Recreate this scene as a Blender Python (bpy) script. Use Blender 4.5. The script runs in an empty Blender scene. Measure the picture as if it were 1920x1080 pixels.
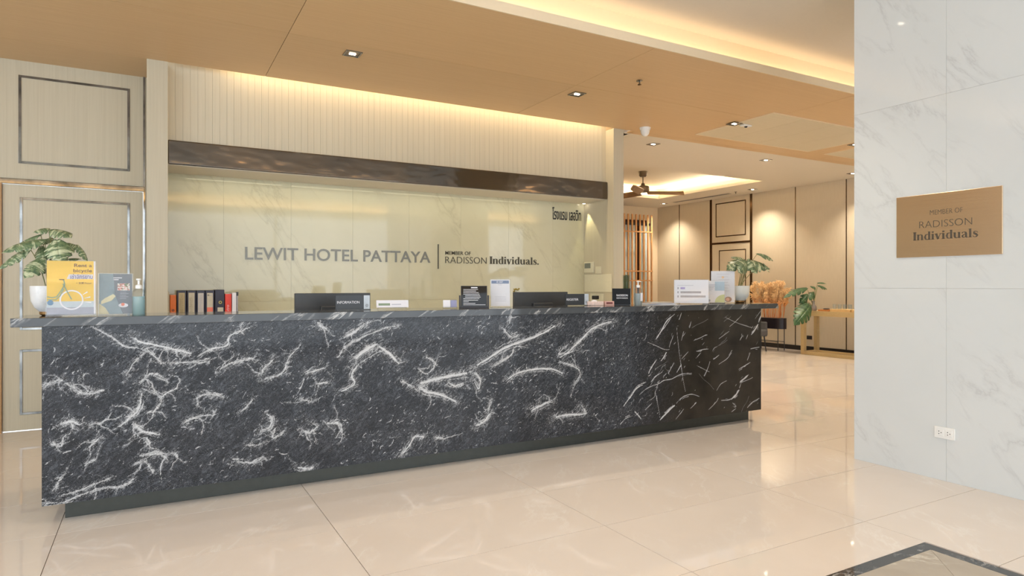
import bpy, bmesh, math, random
import numpy as np
from mathutils import Vector, Matrix, Euler

random.seed(7)
R = math.radians
SC = bpy.context.scene
COL = SC.collection

# ------------------------------------------------------------------ camera
CAM_H = 1.25
YAW = 29.07
FPX = 1214.0
cam = bpy.data.cameras.new('camera')
cam.sensor_width = 36.0
cam.lens = FPX / 1920 * 36.0
cam.shift_y = -4.5 / 1920
cam.clip_start = 0.05
camo = bpy.data.objects.new('camera', cam)
camo.location = (0, 0, CAM_H)
camo.rotation_euler = (R(90), 0, R(-YAW))
COL.objects.link(camo)
SC.camera = camo

# ------------------------------------------------------------------ view, world
SC.view_settings.view_transform = 'Standard'
SC.view_settings.look = 'None'
SC.view_settings.gamma = 1.0
SC.view_settings.use_curve_mapping = False
SC.view_settings.exposure = 1.0
W = bpy.data.worlds.new('daylight')
SC.world = W
W.use_nodes = True
wn = W.node_tree
bg = wn.nodes['Background']
bg.inputs[0].default_value = (0.85, 0.93, 1.0, 1)
bg.inputs[1].default_value = 1.75


def area(name, loc, rot, sx, sy, power, col, portal=False, spread=180):
    l = bpy.data.lights.new(name, 'AREA')
    l.shape = 'RECTANGLE'
    l.size, l.size_y = sx, sy
    l.energy = power
    l.color = col
    l.spread = R(spread)
    if portal:
        l.cycles.is_portal = True
    o = bpy.data.objects.new(name, l)
    o.location = loc
    o.rotation_euler = rot
    COL.objects.link(o)
    return o


WARM = (1.0, 0.76, 0.46)
WARM2 = (1.0, 0.88, 0.70)
# sky portals in the glazed entrance front (behind the camera) and the left glazing
area('sky_portal_front', (3, -4.95, 1.7), (R(90), 0, 0), 15.6, 3.3, 1, (1, 1, 1), True)
area('sky_portal_left', (-4.95, -.5, 1.7), (R(90), 0, R(-90)), 8.8, 3.3, 1, (1, 1, 1), True)
# LED strips: raised lobby cove, wall-wash slot, ceiling tray
area('cove_led_lobby', (3.2, 4.13, 3.275), (R(180 - 25), 0, 0), 15.0, 0.05, 9, (1.0, 0.72, 0.42))
area('cove_led_entrance', (3.2, -3.73, 3.275), (R(180 + 25), 0, 0), 15.0, 0.05, 40, WARM)
area('cove_led_wall', (2.75, 6.40, 3.39), (R(12), 0, 0), 4.3, 0.05, 11, WARM)
TX0, TX1, TY0, TY1 = 5.6, 9.85, 8.2, 11.0
for nm, lc, rt, ln in (
        ('cove_led_tray_far', ((TX0 + TX1) / 2, TY1 + .10, 3.27), (R(180 - 30), 0, 0), TX1 - TX0),
        ('cove_led_tray_near', ((TX0 + TX1) / 2, TY0 - .10, 3.27), (R(180 + 30), 0, 0), TX1 - TX0)):
    area(nm, lc, rt, ln, 0.05, 16, (1.0, 0.82, 0.56))
for nm, x, s in (('cove_led_tray_right', TX1 + .10, -1), ('cove_led_tray_left', TX0 - .10, 1)):
    area(nm, (x, (TY0 + TY1) / 2, 3.27), (R(180), R(30 * s), 0), 0.05, TY1 - TY0, 13, (1.0, 0.82, 0.56))

# ------------------------------------------------------------------ pixel helper (for working out real positions)
_f = (math.sin(R(YAW)), math.cos(R(YAW)))
_r = (math.cos(R(YAW)), -math.sin(R(YAW)))


def at(u, v, Y):
    t = (u - 960) / FPX
    dx, dy, dz = _f[0] + _r[0] * t, _f[1] + _r[1] * t, (535.5 - v) / FPX
    s = Y / dy
    return Vector((dx * s, Y, CAM_H + dz * s))


def at_z(u, v, z):
    t = (u - 960) / FPX
    dx, dy, dz = _f[0] + _r[0] * t, _f[1] + _r[1] * t, (535.5 - v) / FPX
    s = (z - CAM_H) / dz
    return Vector((dx * s, dy * s, z))


def at_x(u, v, x):
    t = (u - 960) / FPX
    dx, dy, dz = _f[0] + _r[0] * t, _f[1] + _r[1] * t, (535.5 - v) / FPX
    s = x / dx
    return Vector((x, dy * s, CAM_H + dz * s))


# ------------------------------------------------------------------ materials
def S(r, g, b):
    def c(x):
        x /= 255.0
        return x / 12.92 if x <= 0.04045 else ((x + 0.055) / 1.055) ** 2.4
    return (c(r), c(g), c(b), 1.0)


class NT:
    def __init__(self, name):
        self.m = bpy.data.materials.new(name)
        self.m.use_nodes = True
        self.t = self.m.node_tree
        self.b = self.t.nodes['Principled BSDF']
        self.out = self.t.nodes['Material Output']

    def n(self, typ, **kw):
        nd = self.t.nodes.new(typ)
        for k, v in kw.items():
            setattr(nd, k, v)
        return nd

    def link(self, a, b):
        self.t.links.new(a, b)

    def coords(self, scale=(1, 1, 1), rot=(0, 0, 0), rnd=0.0, space='Object'):
        tc = self.n('ShaderNodeTexCoord')
        mp0 = self.n('ShaderNodeMapping')
        mp0.inputs['Rotation'].default_value = rot
        mp = self.n('ShaderNodeMapping')
        mp.inputs['Scale'].default_value = scale
        src = tc.outputs[space]
        if rnd:
            oi = self.n('ShaderNodeObjectInfo')
            mul = self.n('ShaderNodeMath', operation='MULTIPLY')
            mul.inputs[1].default_value = rnd
            self.link(oi.outputs['Random'], mul.inputs[0])
            ad = self.n('ShaderNodeVectorMath', operation='ADD')
            self.link(src, ad.inputs[0])
            self.link(mul.outputs[0], ad.inputs[1])
            src = ad.outputs[0]
        self.link(src, mp0.inputs['Vector'])
        self.link(mp0.outputs[0], mp.inputs['Vector'])
        return mp.outputs[0]

    def noise(self, vec, scale, detail=4, rough=0.55, dist=0.0):
        nd = self.n('ShaderNodeTexNoise')
        nd.inputs['Scale'].default_value = scale
        nd.inputs['Detail'].default_value = detail
        nd.inputs['Roughness'].default_value = rough
        nd.inputs['Distortion'].default_value = dist
        if vec is not None:
            self.link(vec, nd.inputs['Vector'])
        return nd.outputs['Fac']

    def ramp(self, fac, stops):
        nd = self.n('ShaderNodeValToRGB')
        cr = nd.color_ramp
        while len(cr.elements) < len(stops):
            cr.elements.new(0.5)
        for e, (p, c) in zip(cr.elements, stops):
            e.position = p
            e.color = c if len(c) == 4 else (*c, 1)
        self.link(fac, nd.inputs[0])
        return nd.outputs['Color']

    def mix(self, fac, a, b, blend='MIX'):
        nd = self.n('ShaderNodeMix', data_type='RGBA', blend_type=blend)
        for sock, val in ((nd.inputs['Factor'], fac), (nd.inputs['A'], a), (nd.inputs['B'], b)):
            if isinstance(val, (int, float)):
                sock.default_value = val
            elif isinstance(val, tuple):
                sock.default_value = val
            else:
                self.link(val, sock)
        return nd.outputs['Result']

    def math(self, op, a, b=None, clamp=False):
        nd = self.n('ShaderNodeMath', operation=op, use_clamp=clamp)
        for i, v in enumerate((a, b)):
            if v is None:
                continue
            if isinstance(v, (int, float)):
                nd.inputs[i].default_value = v
            else:
                self.link(v, nd.inputs[i])
        return nd.outputs[0]

    def bump(self, h, strength=0.1, dist=0.01):
        bp = self.n('ShaderNodeBump')
        bp.inputs['Strength'].default_value = strength
        bp.inputs['Distance'].default_value = dist
        self.link(h, bp.inputs['Height'])
        self.link(bp.outputs[0], self.b.inputs['Normal'])

    def set(self, **kw):
        for k, v in kw.items():
            k = {'rough': 'Roughness', 'metal': 'Metallic', 'ior': 'IOR', 'trans': 'Transmission Weight', 'coat': 'Coat Weight', 'spec': 'Specular IOR Level', 'coat_rough': 'Coat Roughness', 'aniso': 'Anisotropic', 'sheen': 'Sheen Weight'}[k]
            self.b.inputs[k].default_value = v
        return self

    def col(self, c):
        if isinstance(c, tuple):
            self.b.inputs['Base Color'].default_value = c
        else:
            self.link(c, self.b.inputs['Base Color'])
        return self  # unseen area lights brightening the niche marble, no fixture built


_pc = {}


def plain(name, c, rough=0.5, metal=0.0, var=0.06, scale=30.0, **kw):
    """plain painted / plastic / metal surface with a little procedural mottling"""
    if name in _pc:
        return _pc[name]
    k = NT(name)
    f = k.noise(k.coords(), scale, 3)
    dark = tuple(x * (1 - var) for x in c[:3]) + (1,)
    lite = tuple(min(1, x * (1 + var)) for x in c[:3]) + (1,)
    k.col(k.ramp(f, [(0.3, dark), (0.7, lite)]))
    k.set(rough=rough, metal=metal, **kw)
    _pc[name] = k.m
    return k.m


def wood(name, c1, c2, stretch, rough=0.45, rnd=5.0, rvar=0.04, bump=0.03):
    k = NT(name)
    v = k.coords(stretch, rnd=rnd)
    f = k.noise(v, 1.0, 5, 0.6)
    f2 = k.noise(k.coords(tuple(s * 4.5 for s in stretch), rnd=rnd), 1.0, 3, 0.6)
    c = k.ramp(f, [(0.25, c1), (0.75, c2)])
    c = k.mix(k.math('MULTIPLY', f2, 0.35), c, tuple(x * .82 for x in c1[:3]) + (1,))
    oi = k.n('ShaderNodeObjectInfo')
    hs = k.n('ShaderNodeHueSaturation')
    k.link(c, hs.inputs['Color'])
    k.link(k.math('ADD', k.math('MULTIPLY', oi.outputs['Random'], rvar * 2), 1 - rvar), hs.inputs['Value'])
    k.col(hs.outputs[0])
    k.set(rough=rough)
    if bump:
        k.bump(f2, bump, 0.002)
    return k.m


def marble(name, base, cloud, vein, rough, scale=1.0, vein_w=0.012, amount=0.6, rnd=9.0, rot=(0, 0, 0), spec=0.5, stretch=(1, 1, 1), dist=0.35, wavy=0.0):
    """rot turns the bedding direction of the stone onto the x axis; stretch then lengthens veins along it"""
    k = NT(name)
    v = k.coords((scale,) * 3, rot, rnd)
    cl = k.noise(v, 1.6, 5, 0.6, 0.5)
    c = k.ramp(cl, [(0.3, base), (0.72, cloud)])
    st = k.coords(tuple(scale * q for q in stretch), rot, rnd)
    r1 = k.noise(st, 1.5, 8, 0.60, dist)
    d = k.math('ABSOLUTE', k.math('SUBTRACT', r1, 0.5))
    line = k.ramp(d, [(0.0, (1, 1, 1)), (vein_w, (.40, .40, .40)), (vein_w * 4, (0, 0, 0))])
    msk = k.ramp(k.noise(st, 1.1, 3), [(0.46, (0, 0, 0)), (0.64, (1, 1, 1))])
    fac = k.math('MULTIPLY', k.math('MULTIPLY', line, msk), amount)
    k.col(k.mix(fac, c, vein))
    k.set(rough=rough, spec=spec)
    if wavy:
        k.bump(k.noise(k.coords((1, 1, 1)), 5.0, 2), wavy, 0.02)
    return k.m


M = {}
M['wood_ceiling'] = wood('wood_ceiling', S(212, 177, 131), S(222, 189, 143), (1.2, 70, 40), 0.42)
M['veneer'] = wood('pale_veneer', S(198, 189, 166), S(211, 203, 181), (75, 75, 1.1), 0.45, rvar=0.02)
M['veneer_slat'] = wood('pale_veneer_slat', S(208, 199, 176), S(218, 210, 188), (75, 75, 1.1), 0.5, rvar=0.010)
M['fabric_panel'] = wood('beige_wall_panel', S(208, 195, 172), S(215, 203, 181), (55, 55, 6), 0.6, rvar=0.015)
M['access_board'] = wood('beige_access_board', S(214, 202, 174), S(222, 210, 184), (1.2, 60, 40), 0.5)
M['screen_wood'] = wood('orange_screen_wood', S(206, 150, 98), S(220, 168, 114), (40, 40, 1.5), 0.45)
M['console_wood'] = wood('golden_console_wood', S(188, 162, 116), S(204, 180, 132), (3, 40, 62), 0.4)
M['floor'] = marble('cream_floor_marble', S(232, 220, 210), S(237, 226, 217), S(246, 241, 235), 0.038, 1.0, 0.009, 0.6, rot=(0, 0, R(-50)), stretch=(1.2, 3.0, 2))
M['pillar'] = marble('white_marble', S(214, 218, 219), S(219, 222, 223), S(190, 192, 194), 0.06, 1.0, 0.011, 0.60, rot=(R(-50), 0, 0), stretch=(2.6, .75, 2.6))
M['niche_marble'] = marble('cream_wall_marble', S(208, 204, 176), S(215, 211, 186), S(176, 170, 142), 0.045, 1.0, 0.012, 0.5, rot=(0, R(-55), 0), stretch=(.8, 2.6, 2.6), wavy=.012)
M['inlay'] = marble('grey_beige_inlay_marble', S(176, 164, 148), S(190, 178, 162), S(222, 214, 200), 0.08, 1.8, 0.012, 0.9, rot=(0, 0, R(40)), stretch=(1, 2, 2))
M['dark_plain'] = marble('dark_counter_marble', S(56, 59, 63), S(70, 73, 76), S(205, 205, 205), 0.07, 2.0, 0.010, 1.0, rot=(0, R(38), 0), stretch=(1.0, 4.0, 4.0), rnd=0)
M['grout'] = plain('grout', S(112, 92, 74), 0.8)
M['white_paint'] = plain('white_ceiling_paint', S(222, 214, 200), 0.7, var=0.01)
M['cream_paint'] = plain('cream_cove_paint', S(232, 214, 184), 0.7, var=0.01)
M['kick'] = plain('brushed_dark_steel', S(70, 73, 70), 0.32, 0.6)
M['black'] = plain('black_satin', S(28, 28, 40), 0.35)
M['black_board'] = plain('black_baseboard', S(22, 20, 20), 0.3)
M['charcoal'] = plain('charcoal_plastic', S(62, 64, 67), 0.4)
M['white_plastic'] = plain('white_plastic', S(238, 238, 236), 0.3, var=0.01)
M['paper'] = plain('white_paper', S(236, 234, 240), 0.4, var=0.01)
M['chrome'] = plain('polished_chrome', S(124, 124, 122), 0.05, 1.0, var=0.45, scale=7)  # strong mottling stands in for mixed dark and bright reflections
M['dark_bronze'] = plain('dark_bronze_trim', S(92, 72, 52), 0.18, 0.9)
M['jamb'] = wood('brown_jamb_wood', S(176, 134, 88), S(190, 148, 100), (40, 40, 1.2))
M['letter'] = plain('grey_metal_letters', S(124, 124, 118), 0.3, 0.25)
M['letter_dark'] = plain('dark_grey_letters', S(84, 82, 72), 0.4, 0.3)
M['black_letter'] = plain('black_letters', S(40, 38, 40), 0.4)
M['engrave'] = plain('engraved_dark_fill', S(84, 74, 62), 0.4)
M['lamp_glass'] = None

k = NT('polished_bronze_band')
v = k.coords((1, 1, 1))
k.col(k.ramp(k.noise(v, 2.0, 3), [(0.3, S(104, 100, 96)), (0.7, S(120, 108, 96))]))
k.set(rough=0.10, metal=1.0)
k.bump(k.noise(k.coords((1.2, 1, 2.4)), 2.2, 2), 0.25, 0.03)
M['band'] = k.m

k = NT('brushed_brass')
v = k.coords((1, 3, 160))
f = k.noise(v, 2.0, 4, 0.6)
k.col(k.ramp(f, [(0.3, S(216, 188, 156)), (0.7, S(230, 204, 172))]))
k.set(rough=0.26, metal=1.0)
k.bump(f, 0.35, 0.0006)
M['brass'] = k.m

k = NT('lamp_glow')
k.col((1, .9, .75, 1))
k.b.inputs['Emission Color'].default_value = (1.0, 0.86, 0.66, 1)
k.b.inputs['Emission Strength'].default_value = 9
M['lamp'] = k.m


def clear(name, tint, gloss=0.04, alpha=0.02, refl=0.6):
    """thin clear acrylic: mostly transparent, faint tint and a sharp reflection"""
    k = NT(name)
    tr = k.n('ShaderNodeBsdfTransparent')
    tr.inputs[0].default_value = tint
    gl = k.n('ShaderNodeBsdfGlossy')
    gl.inputs['Roughness'].default_value = gloss
    fr = k.n('ShaderNodeFresnel')
    fr.inputs[0].default_value = 1.45
    k.b.inputs['Base Color'].default_value = (0.8, 0.83, 0.84, 1)
    k.b.inputs['Roughness'].default_value = 0.2
    m0 = k.n('ShaderNodeMixShader')
    m0.inputs[0].default_value = alpha
    k.link(tr.outputs[0], m0.inputs[1])
    k.link(k.b.outputs[0], m0.inputs[2])
    m1 = k.n('ShaderNodeMixShader')
    k.link(k.math('MULTIPLY', fr.outputs[0], refl), m1.inputs[0])
    k.link(m0.outputs[0], m1.inputs[1])
    k.link(gl.outputs[0], m1.inputs[2])
    k.link(m1.outputs[0], k.out.inputs[0])
    return k.m


M['acrylic'] = clear('clear_acrylic', (0.985, 0.99, 0.99, 1))
M['gel'] = clear('blue_gel', (0.42, 0.80, 0.86, 1), alpha=0.35)
M['glass'] = clear('clear_glass', (0.93, 0.95, 0.95, 1), gloss=0.02, alpha=0.06, refl=0.3)

# the veined dark marble of the desk front: hand-placed veins come in as a vertex attribute
k = NT('black_marble_white_veins')
att = k.n('ShaderNodeAttribute')
att.attribute_name = 'vein'
att2 = k.n('ShaderNodeAttribute')
att2.attribute_name = 'speckle_reflection_zone'
zone = att2.outputs['Fac']
rt = (0, R(38), 0)
v1 = k.coords((14, 14, 34), rt)
brush = k.noise(v1, 1.6, 7, 0.68, 1.2)
v2 = k.coords((30, 30, 62), rt)
fine = k.noise(v2, 2.2, 5, 0.7, 0.6)
grit = k.noise(k.coords((95, 95, 150), rt), 2.0, 3, 0.6, 0.4)
big = k.noise(k.coords((1.6, 1.6, 2.6), rt), 1.5, 4, 0.6, 0.8)
base = k.ramp(brush, [(0.34, S(16, 18, 22)), (0.50, S(38, 41, 47)), (0.68, S(84, 88, 96))])
base = k.mix(k.ramp(grit, [(0.50, (0, 0, 0)), (0.72, (.75, .75, .75))]), base, S(106, 110, 117))
base = k.mix(k.ramp(grit, [(0.28, (.8, .8, .8)), (0.44, (0, 0, 0))]), base, S(20, 22, 26))
base = k.mix(k.ramp(big, [(0.38, (.45, .45, .45)), (0.55, (0, 0, 0))]), base, S(28, 30, 35))
smooth = k.ramp(k.noise(k.coords((3, 3, 3)), 2.0, 4), [(0.3, S(36, 34, 31)), (0.7, S(52, 48, 43))])  # browner right-end base: the lounge's reflection put into the stone colour
base = k.mix(zone, smooth, base)
# small white flecks
fl = k.noise(k.coords((17, 17, 34), rt), 2.6, 8, 0.78, 2.2)
fl = k.ramp(fl, [(0.575, (0, 0, 0)), (0.68, (1, 1, 1))])
flm = k.ramp(k.noise(k.coords((2.2, 2.2, 3.4), rt), 1.7, 3), [(0.38, (0.05, .05, .05)), (0.60, (1, 1, 1))])
fl = k.math('MULTIPLY', k.math('MULTIPLY', fl, flm), k.math('ADD', k.math('MULTIPLY', zone, 0.75), 0.04))
# main veins broken up by the brush noise
br = k.math('ADD', k.math('MULTIPLY', k.math('SUBTRACT', brush, 0.5), 1.4), k.math('MULTIPLY', k.math('SUBTRACT', fine, 0.5), 1.3))
br = k.math('ADD', br, k.math('MULTIPLY', k.math('SUBTRACT', grit, 0.5), 1.6))
vv = k.math('ADD', att.outputs['Fac'], k.math('MULTIPLY', br, k.math('ADD', k.math('MULTIPLY', zone, 0.62), 0.14)))
vv = k.math('MULTIPLY', vv, k.math('MULTIPLY', att.outputs['Fac'], 7.0, True))
vein = k.ramp(vv, [(0.20, (0, 0, 0)), (0.45, (.45, .45, .45)), (0.85, (1, 1, 1))])
tot = k.math('MAXIMUM', vein, fl)
k.col(k.mix(k.math('MULTIPLY', tot, 0.9), base, S(208, 210, 214)))
k.set(rough=0.09, spec=0.28)
M['desk_marble'] = k.m


def leaf_mat(name, g1, g2, cream, amt, thr=.54):
    k = NT(name)
    uv = k.n('ShaderNodeUVMap')
    mp = k.n('ShaderNodeMapping')
    mp.inputs['Scale'].default_value = (6.5, .9, 1)
    k.link(uv.outputs[0], mp.inputs['Vector'])
    oi = k.n('ShaderNodeObjectInfo')
    ad = k.n('ShaderNodeVectorMath', operation='ADD')
    k.link(mp.outputs[0], ad.inputs[0])
    k.link(k.math('MULTIPLY', oi.outputs['Random'], 30.0), ad.inputs[1])
    f = k.noise(ad.outputs[0], 1.3, 4, 0.6, 0.4)
    g = k.ramp(k.noise(None, 9.0, 3), [(0.3, g1), (0.7, g2)])
    st = k.ramp(f, [(thr, (0, 0, 0)), (thr + .10, (1, 1, 1))])
    k.col(k.mix(k.math('MULTIPLY', st, amt), g, cream))
    k.set(rough=0.38)
    return k.m


M['leaf_var'] = leaf_mat('variegated_leaf', S(66, 92, 70), S(122, 142, 100), S(212, 216, 180), 0.8, .50)
M['leaf_green'] = leaf_mat('green_leaf', S(42, 74, 48), S(74, 106, 66), S(120, 146, 96), 0.5)
M['stem'] = plain('green_brown_stem', S(116, 120, 74), 0.5)
k = NT('orange_pampas')
tc = k.n('ShaderNodeTexCoord')
sp_ = k.n('ShaderNodeSeparateXYZ')
k.link(tc.outputs['Object'], sp_.inputs[0])
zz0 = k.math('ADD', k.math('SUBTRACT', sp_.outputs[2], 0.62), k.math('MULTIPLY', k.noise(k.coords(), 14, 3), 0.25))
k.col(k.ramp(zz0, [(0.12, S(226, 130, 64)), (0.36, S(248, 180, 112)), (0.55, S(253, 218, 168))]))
k.set(rough=0.8)
M['pampas'] = k.m


# ------------------------------------------------------------------ mesh helpers
class MB:
    def __init__(self):
        self.v, self.f, self.uv = [], [], None

    def box(self, a, b):
        x0, y0, z0 = a
        x1, y1, z1 = b
        i = len(self.v)
        self.v += [(x0, y0, z0), (x1, y0, z0), (x1, y1, z0), (x0, y1, z0), (x0, y0, z1), (x1, y0, z1), (x1, y1, z1), (x0, y1, z1)]
        self.f += [(i, i + 3, i + 2, i + 1), (i + 4, i + 5, i + 6, i + 7), (i, i + 1, i + 5, i + 4), (i + 1, i + 2, i + 6, i + 5), (i + 2, i + 3, i + 7, i + 6), (i + 3, i, i + 4, i + 7)]
        return self

    def lathe(self, prof, c=(0, 0, 0), n=20, sx=1.0, sy=1.0):
        """prof: list of (r, z)"""
        i = len(self.v)
        for r, z in prof:
            for j in range(n):
                a = 2 * math.pi * j / n
                self.v.append((c[0] + r * sx * math.cos(a), c[1] + r * sy * math.sin(a), c[2] + z))
        m = len(prof)
        for q in range(m - 1):
            for j in range(n):
                k2 = (j + 1) % n
                self.f.append((i + q * n + j, i + q * n + k2, i + (q + 1) * n + k2, i + (q + 1) * n + j))
        self.f.append(tuple(i + j for j in reversed(range(n))))
        self.f.append(tuple(i + (m - 1) * n + j for j in range(n)))
        return self

    def tube(self, pts, r, n=8):
        pts = [Vector(p) for p in pts]
        rs = r if isinstance(r, (list, tuple)) else [r] * len(pts)
        i = len(self.v)
        for q, p in enumerate(pts):
            d = (pts[min(q + 1, len(pts) - 1)] - pts[max(q - 1, 0)]).normalized()
            a = d.orthogonal().normalized() if q == 0 else (pa - d * pa.dot(d)).normalized()
            pa = a
            b = d.cross(a)
            for j in range(n):
                t = 2 * math.pi * j / n
                self.v.append(tuple(p + (a * math.cos(t) + b * math.sin(t)) * rs[q]))
        for q in range(len(pts) - 1):
            for j in range(n):
                k2 = (j + 1) % n
                self.f.append((i + q * n + j, i + q * n + k2, i + (q + 1) * n + k2, i + (q + 1) * n + j))
        self.f.append(tuple(i + j for j in reversed(range(n))))
        self.f.append(tuple(i + (len(pts) - 1) * n + j for j in range(n)))
        return self

    def prism(self, poly, y0, y1):
        """polygon in (x, z), thick along y from y0 (front) to y1"""
        i = len(self.v)
        n = len(poly)
        self.v += [(x, y0, z) for x, z in poly] + [(x, y1, z) for x, z in poly]
        self.f.append(tuple(range(i, i + n)))
        self.f.append(tuple(i + n + j for j in reversed(range(n))))
        for j in range(n):
            k2 = (j + 1) % n
            self.f.append((i + k2, i + j, i + n + j, i + n + k2))
        return self

    def slab(self, poly, z0, z1):
        """polygon in (x, y), thick along z"""
        i = len(self.v)
        n = len(poly)
        self.v += [(x, y, z1) for x, y in poly] + [(x, y, z0) for x, y in poly]
        self.f.append(tuple(range(i, i + n)))
        self.f.append(tuple(i + n + j for j in reversed(range(n))))
        for j in range(n):
            k2 = (j + 1) % n
            self.f.append((i + k2, i + j, i + n + j, i + n + k2))
        return self

    def ribbon(self, pts, y0, y1):
        """stroke in the (x, z) plane: pts of (x, z, width)"""
        P = [Vector((p[0], p[1])) for p in pts]
        L, Rr = [], []
        for q, p in enumerate(P):
            d = (P[min(q + 1, len(P) - 1)] - P[max(q - 1, 0)]).normalized()
            nrm = Vector((-d.y, d.x)) * pts[q][2] / 2
            L.append(p + nrm)
            Rr.append(p - nrm)
        for q in range(len(P) - 1):
            self.prism([tuple(Rr[q]), tuple(Rr[q + 1]), tuple(L[q + 1]), tuple(L[q])], y0, y1)
        return self

    def ring(self, cx, cz, r0, r1, y0, y1, n=28, a0=0, a1=360, sx=1.0):
        pts = []
        for j in range(n + 1):
            a = R(a0 + (a1 - a0) * j / n)
            pts.append((cx + (r0 + r1) / 2 * math.cos(a) * sx, cz + (r0 + r1) / 2 * math.sin(a), abs(r1 - r0)))
        return self.ribbon(pts, y0, y1)

    def disc(self, cx, cz, r, y0, y1, n=24, sx=1.0):
        return self.prism([(cx + r * sx * math.cos(2 * math.pi * j / n), cz + r * math.sin(2 * math.pi * j / n)) for j in range(n)], y0, y1)

    def mesh(self, name):
        me = bpy.data.meshes.new(name)
        me.from_pydata(self.v, [], self.f)
        if self.uv:
            ul = me.uv_layers.new(name='UVMap')
            for lp in me.loops:
                ul.data[lp.index].uv = self.uv[lp.vertex_index]
        me.update()
        return me

    def build(self, name, mat, parent=None, loc=(0, 0, 0), rot=(0, 0, 0), bevel=0.0, smooth=False, seg=2):
        return put(name, self.mesh(name), mat, parent, loc, rot, bevel, smooth, seg)


def put(name, me, mat, parent=None, loc=(0, 0, 0), rot=(0, 0, 0), bevel=0.0, smooth=False, seg=2):
    o = bpy.data.objects.new(name, me)
    COL.objects.link(o)
    if mat is not None and not me.materials:
        me.materials.append(mat)
    o.location = loc
    o.rotation_euler = rot
    if parent is not None:
        o.parent = parent
    if smooth:
        me.polygons.foreach_set('use_smooth', [True] * len(me.polygons))
        try:
            me.set_sharp_from_angle(angle=R(40))
        except Exception:
            pass
    if bevel:
        b = o.modifiers.new('bevel', 'BEVEL')
        b.width = bevel
        b.segments = seg
        b.limit_method = 'ANGLE'
    return o


def box(name, a, b, mat, parent=None, bevel=0.0, **kw):
    return MB().box(a, b).build(name, mat, parent, bevel=bevel, **kw)


def tag(o, label, cat, group=None, kind=None):
    o['label'] = label
    if cat:
        o['category'] = cat
    if group:
        o['group'] = group
    if kind:
        o['kind'] = kind
    return o


def thing(name, label, cat, loc=(0, 0, 0), rot=(0, 0, 0), group=None, kind=None):
    o = bpy.data.objects.new(name, None)
    o.empty_display_size = 0.1
    COL.objects.link(o)
    o.location = loc
    o.rotation_euler = rot
    return tag(o, label, cat, group, kind)


def struct(name, label, cat):
    return thing(name, label, cat, kind='structure')


# ------------------------------------------------------------------ lettering (made first, while the scene is small)
_tx = {}


def text_raw(body, bold=0.0, depth=0.05):
    key = (body, bold, depth)
    if key not in _tx:
        c = bpy.data.curves.new('t', 'FONT')
        c.body = body
        c.offset = bold
        c.extrude = depth
        c.resolution_u = 4
        o = bpy.data.objects.new('t', c)
        COL.objects.link(o)
        dg = bpy.context.evaluated_depsgraph_get()
        me = bpy.data.meshes.new_from_object(o.evaluated_get(dg))
        vs = np.array([v.co[:] for v in me.vertices]) if len(me.vertices) else np.zeros((1, 3))
        fs = [tuple(p.vertices) for p in me.polygons]
        bpy.data.objects.remove(o)
        bpy.data.curves.remove(c)
        bpy.data.meshes.remove(me)
        _tx[key] = (vs, fs)
    return _tx[key]


def text_fit(body, x0, x1, z0, z1, y, depth, bold=0.0):
    """verts/faces of a word filling x0..x1, z0..z1, facing -y, front face at y"""
    vs, fs = text_raw(body, bold)
    lo, hi = vs.min(0), vs.max(0)
    s = (vs - lo) / np.maximum(hi - lo, 1e-6)
    out = np.empty_like(vs)
    out[:, 0] = x0 + s[:, 0] * (x1 - x0)
    out[:, 2] = z0 + s[:, 1] * (z1 - z0)
    out[:, 1] = y + (1 - s[:, 2]) * depth
    return out, fs


def split_letters(vs, fs):
    """islands of a word merged to letters where their x-ranges overlap"""
    n = len(vs)
    par = list(range(n))

    def find(a):
        while par[a] != a:
            par[a] = par[par[a]]
            a = par[a]
        return a
    for f in fs:
        r0 = find(f[0])
        for q in f[1:]:
            par[find(q)] = r0
    # weld by position (front/back/side share corners)
    seen = {}
    for i in range(n):
        key = tuple(np.round(vs[i], 6))
        if key in seen:
            par[find(i)] = find(seen[key])
        else:
            seen[key] = i
    isl = {}
    for fi, f in enumerate(fs):
        isl.setdefault(find(f[0]), []).append(fi)
    items = []
    for fl in isl.values():
        xs = [vs[q][0] for fi in fl for q in fs[fi]]
        items.append([min(xs), max(xs), fl])
    items.sort()
    out = []
    for it in items:
        for o in out:
            ov = min(o[1], it[1]) - max(o[0], it[0])
            if ov > 0.6 * min(o[1] - o[0], it[1] - it[0]):
                o[0], o[1] = min(o[0], it[0]), max(o[1], it[1])
                o[2] += it[2]
                break
        else:
            out.append(it)
    res = []
    for a, b, fl in sorted(out):
        used = sorted({q for fi in fl for q in fs[fi]})
        ix = {q: i for i, q in enumerate(used)}
        res.append(([tuple(vs[q]) for q in used], [tuple(ix[q] for q in fs[fi]) for fi in fl]))
    return res


def letters(body, x0, x1, z0, z1, y, depth, mat, parent, bold=0.0, rot=(0, 0, 0), name='letter'):
    vs, fs = text_fit(body, x0, x1, z0, z1, y, depth, bold)
    for v, f in split_letters(vs, fs):
        me = bpy.data.meshes.new(name)
        me.from_pydata(v, [], f)
        put(name, me, mat, parent, rot=rot)


def words(body, x0, x1, z0, z1, y, mat, parent, bold=0.0, depth=0.0006, name='lettering'):
    vs, fs = text_fit(body, x0, x1, z0, z1, y, depth, bold)
    me = bpy.data.meshes.new(name)
    me.from_pydata([tuple(v) for v in vs], [], fs)
    return put(name, me, mat, parent)


for _b, _o in (('LEWIT HOTEL PATTAYA', .012), ('MEMBER OF', .012), ('RADISSON', 0.0), ('โรงแรม เลอวิท', .012)):
    text_raw(_b, _o)

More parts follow.
